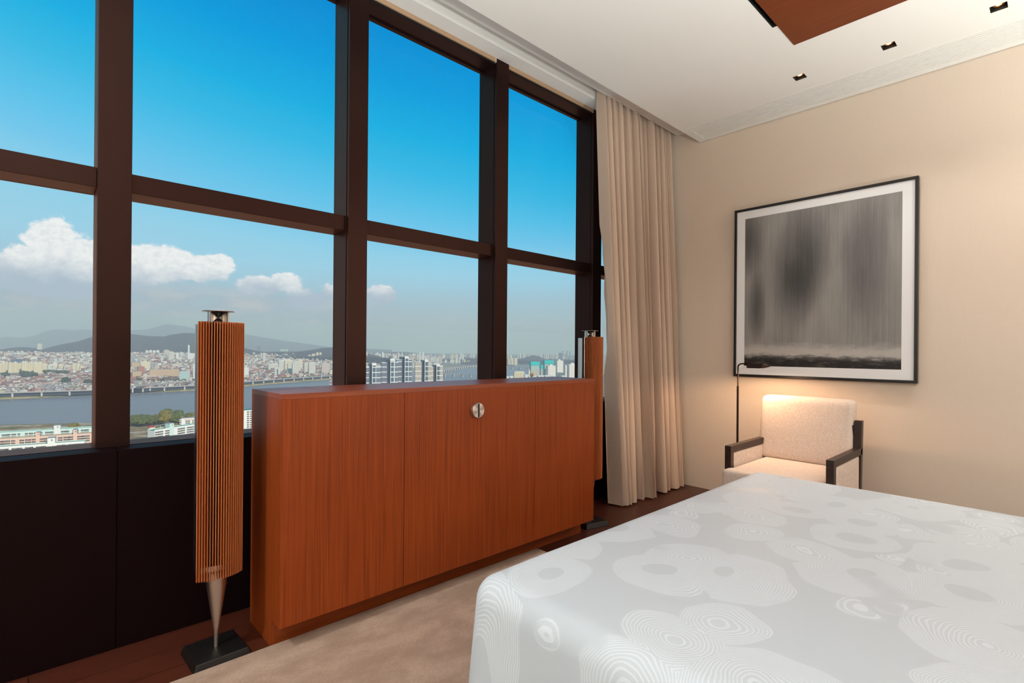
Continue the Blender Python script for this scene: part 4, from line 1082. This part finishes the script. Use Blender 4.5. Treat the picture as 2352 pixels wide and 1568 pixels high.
for i, (a, b_, yt) in enumerate(((1166, 1170, 813), (1171, 1177, 815.5), (1167, 1174, 824), (1174, 1182, 823), (1181, 1189.5, 822.5))):
    building('pale apartment slab left of the wooded island hill, %s of five' % ordn[i], a, b_, yt, 5200, 24, 'cream', 'roof_white', rot=.3, z0=ZG, single=True)
FTW = [(1283.5, 1291, 810.5, 'blue'), (1291.5, 1294, 805.5, 'grey'), (1294, 1297.5, 812, 'mint'), (1297.5, 1301, 813, 'grey'), (1301.5, 1305, 806, 'grey'), (1308.5, 1311.5, 806.5, 'grey'), (1292, 1301, 817.5, 'cream'), (1267, 1270.5, 816, 'pinkish'), (1271, 1274, 817, 'ivory'), (1276, 1281, 816.5, 'ivory'), (1253, 1258, 815.5, 'ivory'), (1258, 1262, 814, 'white'), (1262, 1264, 813.5, 'blue'), (1312, 1317, 823, 'white'), (1318, 1326, 826, 'ivory')]
for i, (a, b_, yt, f_) in enumerate(FTW):
    building('hazy distant high-rise on the skyline of the narrow right pane', a, b_, yt, 7200, 30, f_, 'roof_grey', rot=.2, z0=ZG, single=True, name='high_rise', group='hazy high-rises of the narrow pane')

# ---- ranks of pale apartments beyond the bridges (look-alikes)
rs = random.Random(5)
def rank(n_, pa, pb, ya, yb, d0, d1, wmin, wmax, label, group, facs=('cream', 'ivory', 'pinkish', 'white', 'cream')):
    for i in range(n_):
        pm = rs.uniform(pa, pb); w = rs.uniform(wmin, wmax); f_ = rs.random()
        d_ = d0+(d1-d0)*f_; yt = yb+(ya-yb)*f_+rs.uniform(-2, 2)
        building(label, pm-w/2, pm+w/2, yt, d_, 16, rs.choice(facs), 'roof_white', rot=rs.uniform(.0, .4), z0=-150, single=True, house=rs.random() < .6, group=group, name='apartment_tower')
rank(52, 842, 972, 808.5, 826, 6900, 4400, 2.0, 5.0, 'small pale apartment tower in the hazy ranks behind the dark glass towers', 'pale apartments behind the glass towers')
rank(26, 975, 1018, 812, 838, 6900, 4500, 2.0, 4.5, 'small pale apartment tower on the shore left of the river bridges', 'pale apartments left of the bridges')
rank(30, 1018, 1068, 811, 822, 7200, 5900, 2.2, 5.0, 'tall pale apartment tower in the upper rank above the river bridges', 'upper apartments above the bridges')
rank(24, 1022, 1064, 823, 830, 5700, 5300, 2.5, 5.2, 'pale apartment tower in the shore rank above the river bridges', 'shore apartments above the bridges')
rank(8, 1062, 1085, 827, 828, 5300, 5250, 2.6, 3.6, 'cream apartment tower in front of the dark wooded bluff', 'cream apartments in front of the bluff', ('cream',))
rank(16, 1068, 1106, 810.5, 818, 7600, 6600, 1.8, 4.0, 'hazy apartment tower on the skyline above the dark wooded bluff', 'skyline apartments above the bluff')
rank(22, 1166, 1285, 811, 815, 8200, 7600, 1.8, 4.5, 'hazy little apartment tower on the skyline behind the wooded island hill', 'skyline apartments behind the island hill')
rank(8, 1380, 1396, 812, 840, 6500, 3200, 2, 5, 'pale apartment tower in the sliver of view beside the drapes', 'apartments beside the drapes')

# ---- low-rise quarter beyond the river: nearest 300 houses are things, the rest one mass
wallm = [mat('house_%s' % n_, c, .85) for n_, c in (('white', lin(232, 226, 216)), ('beige', lin(206, 188, 166)), ('brick', lin(166, 104, 84)), ('grey', lin(170, 168, 168)), ('brown', lin(136, 104, 90)), ('pink', lin(210, 172, 154)))]
roofm = [M['roof_grey'], M['roof_red'], M['roof_green'], M['roof_white'], mat('roof_brown', lin(128, 100, 88), .9)]
cand = []
hr = random.Random(21)
while len(cand) < 8200:
    px = hr.uniform(-70, 790); u = hr.random(); dd = 95+3300*u**.85
    d = interp(px, FAR)+dd
    if -20 < px < 112 and 3060 < d < 3330: continue
    if hr.random() > .45+.55*(1-u): continue
    cand.append((dd, px, d))
for _ in range(900):
    px = hr.uniform(838, 1010); d = hr.uniform(max(interp(px, FAR)+60, 4100), 6400); cand.append((9000, px, d))
cand.sort(key=lambda c: c[2])
vis = [c for c in cand if (0 < c[1] < 212 or 302 < c[1] < 452 or 564 < c[1] < 765) and c[0] < 2700]
pick = set(map(id, vis[:300]))
protos = []
for k in range(10):
    w = hr.uniform(11, 19); dp = hr.uniform(9, 14); h = hr.uniform(7, 13)
    b = MB().box(-w/2, w/2, -dp/2, dp/2, -6, h, 0).box(-w/2-.4, w/2+.4, -dp/2-.4, dp/2+.4, h, h+.7, 1).box(-w*.2, w*.15, -dp*.2, dp*.25, h+.7, h+3.2, 0)
    protos.append(b.mesh('house', [wallm[k % 6], roofm[(k*3+1) % 5]]))
stuff = MB(); smats = wallm+roofm
for c in cand:
    dd, px, d = c; q = at(px, d); z = zland(px, d); rz = hr.choice((.15, .3, -.2, .8, 1.0))
    if id(c) in pick:
        o = bpy.data.objects.new('house', hr.choice(protos)); COL.objects.link(o); o.location = (q.x, q.y, z); o.rotation_euler = (0, 0, rz)
        tag(o, 'small low-rise house in the dense quarter just behind the far riverbank', 'house', 'low-rise houses behind the far riverbank')
        continue
    w = hr.uniform(9, 20)/2; dp = hr.uniform(8, 14)/2; h = hr.uniform(5, 9) if (dd < 1150 and px < 215) else hr.uniform(6, 12) if hr.random() < .9 else hr.uniform(13, 22)
    if d > 4100 and px > 800: w *= 2; h *= 2
    cr, sr = math.cos(rz), math.sin(rz)
    P_ = [(q.x+cr*a*w-sr*e*dp, q.y+sr*a*w+cr*e*dp) for a, e in ((-1, -1), (1, -1), (1, 1), (-1, 1))]
    o = len(stuff.v); stuff.v += [(x_, y_, z-6) for x_, y_ in P_]+[(x_, y_, z+h) for x_, y_ in P_]
    near_ = dd < 1100; mw = hr.choice((0, 1, 1, 2, 2, 3, 4, 4, 5) if near_ else (0, 0, 0, 1, 1, 2, 3, 3, 4, 5)); mr = 6+hr.choice((0, 1, 1, 1, 4, 4, 2, 3) if near_ else (0, 0, 1, 1, 2, 3, 4, 4))
    for k in range(4): stuff.f.append((o+k, o+(k+1) % 4, o+4+(k+1) % 4, o+4+k)); stuff.m.append(mw)
    stuff.f.append((o+4, o+5, o+6, o+7)); stuff.m.append(mr)
stuff.build('distant_houses', smats, kind='stuff', label='mass of tiny low-rise houses covering the slopes beyond the river', cat='houses')

# ---- trees
def crown_mesh(seed, col, flat=.8):
    bm = bmesh.new(); bmesh.ops.create_icosphere(bm, subdivisions=3, radius=1)
    for v in bm.verts:
        n_ = mnoise.noise(v.co*1.7+Vector((seed, 0, 0)))*.35+mnoise.noise(v.co*4.5+Vector((0, seed, 0)))*.22
        v.co *= 1+n_; v.co.z *= flat
    me = bpy.data.meshes.new('crown'); bm.to_mesh(me); bm.free(); me.materials.append(col); return me
def f_leaf(c1, c2):
    def fn(nt, b):
        n_ = nt.noise(nt.coord(), 3.5, 4, .7); L(nt, nt.mix(nt.smooth(n_, .35, .65), c1, c2), b, 'Base Color'); L(nt, nt.bump(n_, .8, .3), b, 'Normal')
    return fn
leafm = [mat('leaves_%s' % n_, rough=1, spec=.05, fn=f_leaf(c1, c2)) for n_, c1, c2 in (('green', lin(66, 78, 44), lin(112, 118, 66)), ('olive', lin(92, 86, 40), lin(150, 132, 62)), ('autumn', lin(130, 98, 42), lin(176, 134, 62)), ('dark', lin(50, 62, 48), lin(78, 88, 62)))]
crowns = [crown_mesh(k*3.1, leafm[k % 4], .8+.05*(k % 3)) for k in range(8)]
trunk_me = MB().tube([(0, 0, 0), (.02, 0, .55), (0, .02, 1.1)], [.09, .07, .05], 7).mesh('trunk', mat('bark', lin(84, 66, 50), .9))
tr = random.Random(9)
def tree(px, d, h, r, kinds, label, group=None, z=None):
    d = far(px, d); q = at(px, d); z = zland(px, d) if z is None else z
    t = empty('tree', (q.x, q.y, z), tr.uniform(0, 6), label, 'tree', group)
    c = bpy.data.objects.new('crown', crowns[tr.choice(kinds)]); COL.objects.link(c); c.parent = t; c.location = (0, 0, h-r*.8); c.scale = (r, r, r)
    k = bpy.data.objects.new('trunk', trunk_me); COL.objects.link(k); k.parent = t; k.scale = (h*.35, h*.35, (h-r)*.9)
    return t
for i in range(46):
    px = 296+176*i/45+tr.uniform(-2, 2); d = interp(px, NEAR)/far(px, 1)*tr.uniform(.90, .975); h = tr.uniform(11, 17)+(7 if 378 < px < 412 else 0)
    tree(px, d, h, h*.46, (0, 1, 4, 5, 0), 'green tree in the belt along the near riverbank', 'trees along the near riverbank', ZG)
for i in range(30):
    px = tr.uniform(298, 348); d = tr.uniform(640, 720); h = tr.uniform(10, 15)
    tree(px, d, h, h*.5, (1, 2, 5, 6), 'olive and yellow autumn tree left of the white slab gable', 'autumn trees by the white slab', ZG)
for i in range(8):
    px = tr.uniform(352, 452); d = tr.uniform(860, 930); h = tr.uniform(6, 9)
    tree(px, d, h, h*.5, (1, 2, 6), 'small autumn tree in the park between slab and river', 'autumn trees in the riverside park', ZG)
tree(173, 760, zat(173, 971.5, far(173, 760))-ZG, 6.5, (1,), 'round olive tree rising behind the rear green-roofed slab', None, ZG)
for i, (px, yt, r) in enumerate(((100, 984.5, 6), (108, 984, 5.5), (88, 986.5, 5))):
    tree(px, 740, zat(px, yt, far(px, 740))-ZG, r, (1, 5), 'tree top just showing over the left part of the rear green roof', 'tree tops behind the green roof', ZG)
for px, d, h, r in ((14, 2150, 22, 13), (56, 2180, 26, 15), (64, 2150, 25, 17), (72, 2170, 24, 15), (80, 2200, 20, 12), (152, 1960, 24, 15), (203, 1880, 26, 14)):
    tree(px, d, h, r, (3, 7), 'large dark tree clump among the red-roofed houses across the river', 'dark trees among the houses')
for i in range(14):
    tree(92+60*i/13, 2370, 18, 10, (3, 7, 0), 'dark tree in the row at the foot of the cream apartments', 'tree row below the cream apartments')
for i in range(16):
    tree(tr.uniform(304, 452), tr.uniform(2020, 2120), 17, 10, (3, 0, 7), 'dark green tree among houses behind the upper expressway ramp', 'trees behind the ramp')
for i in range(14):
    px = tr.uniform(648, 768); tree(px, (interp(px, FAR)+tr.uniform(60, 120))/far(px, 1), 14, 9, (0, 1, 3), 'tree at the foot of the riverside towers', 'trees below the riverside towers')
tree(1222, 1280, zat(1222, 857, far(1222, 1280))-ZG, 5, (2,), 'rust-brown tree in front of the left netted tower', None, ZG)
# red-roofed hut in the park
q = at(348.5, far(348, 900), ZG); t = empty('park_hut', q, .4, 'little red-roofed hut in the park by the near riverbank', 'hut')
MB().box(-4, 4, -3, 3, 0, 3.2).build('wall', M['cream_paint'], t)
MB().add([(-4.6, -3.6, 3.1), (4.6, -3.6, 3.1), (4.6, 3.6, 3.1), (-4.6, 3.6, 3.1), (-3, 0, 6.2), (3, 0, 6.2)], [(0, 1, 5, 4), (2, 3, 4, 5), (1, 2, 5), (3, 0, 4), (3, 2, 1, 0)]).build('roof', mat('red_roof', lin(170, 44, 46), .6), t)

# ---- haze lying over the city
hz_m = bpy.data.materials.new('city_haze'); hz_m.use_nodes = True; nt = NT(hz_m.node_tree); nt.n.remove(nt.n['Principled BSDF'])
vsn = nt.new('ShaderNodeVolumeScatter'); vsn.inputs['Color'].default_value = (.97, .98, 1, 1); vsn.inputs['Density'].default_value = 1/9000; vsn.inputs['Anisotropy'].default_value = .0
van = nt.new('ShaderNodeVolumeAbsorption'); van.inputs['Color'].default_value = (.88, .93, .76, 1); van.inputs['Density'].default_value = 1/9000
vad = nt.new('ShaderNodeAddShader'); nt.l.new(vsn.outputs[0], vad.inputs[0]); nt.l.new(van.outputs[0], vad.inputs[1])
nt.l.new(vad.outputs[0], nt.n['Material Output'].inputs['Volume'])
hz_m.cycles.homogeneous_volume = True
hv = [(x_, y_, z_) for y_, zt_ in ((60, 100), (18500, 900)) for x_ in (-3500, 18000) for z_ in (-170, zt_)]
MB().add(hv, [(0, 2, 3, 1), (4, 5, 7, 6), (0, 1, 5, 4), (2, 6, 7, 3), (0, 4, 6, 2), (1, 3, 7, 5)]).build('haze', hz_m, kind='stuff', label='thin grey-blue haze lying over the river and the city', cat='haze')

# =================================================================== sky and sun
world = bpy.data.worlds.new('World'); scene.world = world; world.use_nodes = True
nt = NT(world.node_tree); bg = world.node_tree.nodes['Background']
g = nt.coord('Generated'); x, y, z = nt.xyz(g)[0:3]
hlen = nt.vmath('LENGTH', nt.comb(x, y, 0)); el = nt.math('DIVIDE', z, nt.math('MAXIMUM', hlen, .001)); az = nt.math('ARCTAN2', x, y)
ELS = [(0.0, (174, 188, 190)), (.05, (171, 191, 197)), (.10, (165, 199, 214)), (.15, (158, 210, 232)), (.19, (146, 210, 236)), (.25, (112, 200, 238)), (.31, (84, 194, 236)), (.37, (52, 186, 232)), (.44, (10, 176, 230)), (.54, (0, 158, 224)), (.66, (0, 140, 214)), (1.0, (0, 110, 190))]
elw = nt.math('ADD', el, nt.math('MULTIPLY', nt.math('MULTIPLY', nt.math('SUBTRACT', az, .35), .16), nt.smooth(el, .08, .3)))
sky = nt.ramp(elw, [(p_, lin(*c_)) for p_, c_ in ELS])
below = nt.smooth(el, -.05, 0.); sky = nt.mix(below, lin(150, 155, 158), sky)
# clouds: soft masses given by compass bearing and slope, broken up by noise
cv = nt.comb(nt.math('MULTIPLY', az, 1.0), nt.math('MULTIPLY', el, 1.25), 0)
n1 = nt.noise(cv, 24, 8, .62); n2 = nt.noise(cv, 85, 6, .66); n3 = nt.noise(nt.comb(nt.math('MULTIPLY', az, .7), nt.math('MULTIPLY', el, 2.2), .7), 14, 5, .6)
def blob(px, py, rx, ry, amp=1.):
    d = ray(px, py); h_ = math.hypot(d.x, d.y); a0 = math.atan2(d.x, d.y); e0 = d.z/h_
    d2 = ray(px+rx, py); ra = abs(math.atan2(d2.x, d2.y)-a0); d3 = ray(px, py-ry); re = abs(d3.z/math.hypot(d3.x, d3.y)-e0)
    v = nt.comb(nt.math('DIVIDE', nt.math('SUBTRACT', az, a0), ra), nt.math('DIVIDE', nt.math('SUBTRACT', el, e0), re), 0)
    return nt.math('MULTIPLY', nt.math('SUBTRACT', 1, nt.smooth(nt.vmath('LENGTH', v), 0, 1.25)), amp)
def dens(bl):
    s_ = None
    for q in bl:
        v = blob(*q); s_ = v if s_ is None else nt.math('MAXIMUM', s_, v)
    return s_
big = dens([(118, 560, 95, 85), (195, 600, 120, 85), (60, 600, 80, 60), (12, 612, 50, 40), (130, 640, 190, 70), (300, 615, 110, 75), (380, 606, 130, 62), (470, 616, 100, 48), (505, 608, 50, 36)])
med = dens([(600, 655, 95, 36, .85), (655, 648, 60, 36, .85), (705, 690, 100, 42, .7), (878, 676, 50, 34, .95), (760, 672, 70, 34, .6)])
cl = nt.math('MAXIMUM', big, med)
cm = nt.smooth(nt.math('ADD', cl, nt.math('MULTIPLY', nt.math('SUBTRACT', nt.math('ADD', nt.math('MULTIPLY', n1, .58), nt.math('MULTIPLY', n2, .42)), .5), 1.15)), .34, .54)
_e = lambda px, py: bearing(px, py)[2]
topness = nt.smooth(nt.math('ADD', el, nt.math('MULTIPLY', nt.math('SUBTRACT', n1, .5), .06)), _e(300, 665), _e(200, 585))
ccol = nt.mix(nt.math('MULTIPLY', topness, nt.math('MULTIPLY_ADD', nt.smooth(n2, .3, .62), .3, .7)), lin(176, 192, 208), lin(246, 246, 245))
# thin veil under the heaped clouds
vz = nt.math('MULTIPLY', nt.smooth(el, _e(300, 612), _e(300, 690)), nt.math('SUBTRACT', 1, nt.smooth(az, math.radians(16), math.radians(44))))
veil = nt.math('MULTIPLY', vz, nt.smooth(n3, .18, .6)); sky = nt.mix(nt.math('MULTIPLY', veil, .85), sky, nt.mix(nt.smooth(n3, .45, .68), lin(168, 182, 196), lin(194, 196, 200)))
sky = nt.mix(nt.math('MULTIPLY', cm, .97), sky, ccol)
nt.l.new(sky, bg.inputs[0]); bg.inputs[1].default_value = 1.0
world.cycles.sampling_method = 'AUTOMATIC'

def lamp(name, typ, loc, energy, col, **kw):
    d = bpy.data.lights.new(name, typ); d.energy = energy; d.color = col
    for k, v in kw.items(): setattr(d, k, v)
    o = bpy.data.objects.new(name, d); COL.objects.link(o); o.location = loc; return o
sun = lamp('sun', 'SUN', (0, -60, 60), 3.6, (1, .93, .82), angle=math.radians(.6))
sa, se = math.radians(278), math.radians(36)
sv = Vector((math.cos(sa)*math.cos(se), math.sin(sa)*math.cos(se), math.sin(se)))
sun.rotation_euler = sv.to_track_quat('Z', 'Y').to_euler()
# room lighting: downlights in the ceiling, the lit reading lamp, added unseen fill lights
WARM = (.95, 1, .965)
for y in (1.2085, .7205, .242, -.236, -.714):
    lamp('downlight_beam', 'SPOT', (3.7365, y, 2.998), 22, (1, .97, .90), spot_size=math.radians(96), spot_blend=.9, shadow_soft_size=.03)
for x_, y_, e_ in ((-1.2, -1.4, 16), (.2, -1.4, 16), (-1.2, .2, 25), (-1.3, 1.6, 190), (3.2, -1.7, 14)):
    lamp('fill_spot', 'SPOT', (x_, y_, 2.99), e_, WARM, spot_size=math.radians(140), spot_blend=.8, shadow_soft_size=.05)  # added fill from above, out of view and without fittings
for x_ in (-.6, 3.35):
    lamp('fill_point', 'POINT', (x_, -1.35, 1.15), 20, WARM, shadow_soft_size=.16)  # added fill light behind the camera, no lamp stands there
for x_, y_, e_ in ((.35, -.65, 330), (3.0, -1.75, 300), (-1.6, .9, 330)):
    u_ = lamp('fill_upward', 'SPOT', (x_, y_, 1.30), e_, WARM, spot_size=math.radians(165), spot_blend=.7, shadow_soft_size=.12); u_.rotation_euler = (PI, 0, 0)  # added unseen fill aimed up to brighten ceiling and walls
rl = lamp('reading_light', 'SPOT', (3.80, 1.632-.135, 1.066), 16, (1, .62, .36), spot_size=math.radians(174), spot_blend=.3, shadow_soft_size=.014)

# =================================================================== render settings
vs_ = scene.view_settings; vs_.view_transform = 'Standard'; vs_.look = 'None'; vs_.gamma = 1; vs_.use_curve_mapping = False; vs_.exposure = 0
scene.display_settings.display_device = 'sRGB'
cy = scene.cycles; cy.max_bounces = 8; cy.diffuse_bounces = 5; cy.glossy_bounces = 4; cy.transparent_max_bounces = 16; cy.transmission_bounces = 6; cy.volume_bounces = 1
cy.sample_clamp_indirect = 6; cy.use_denoising = True
cy.caustics_reflective = False; cy.caustics_refractive = False
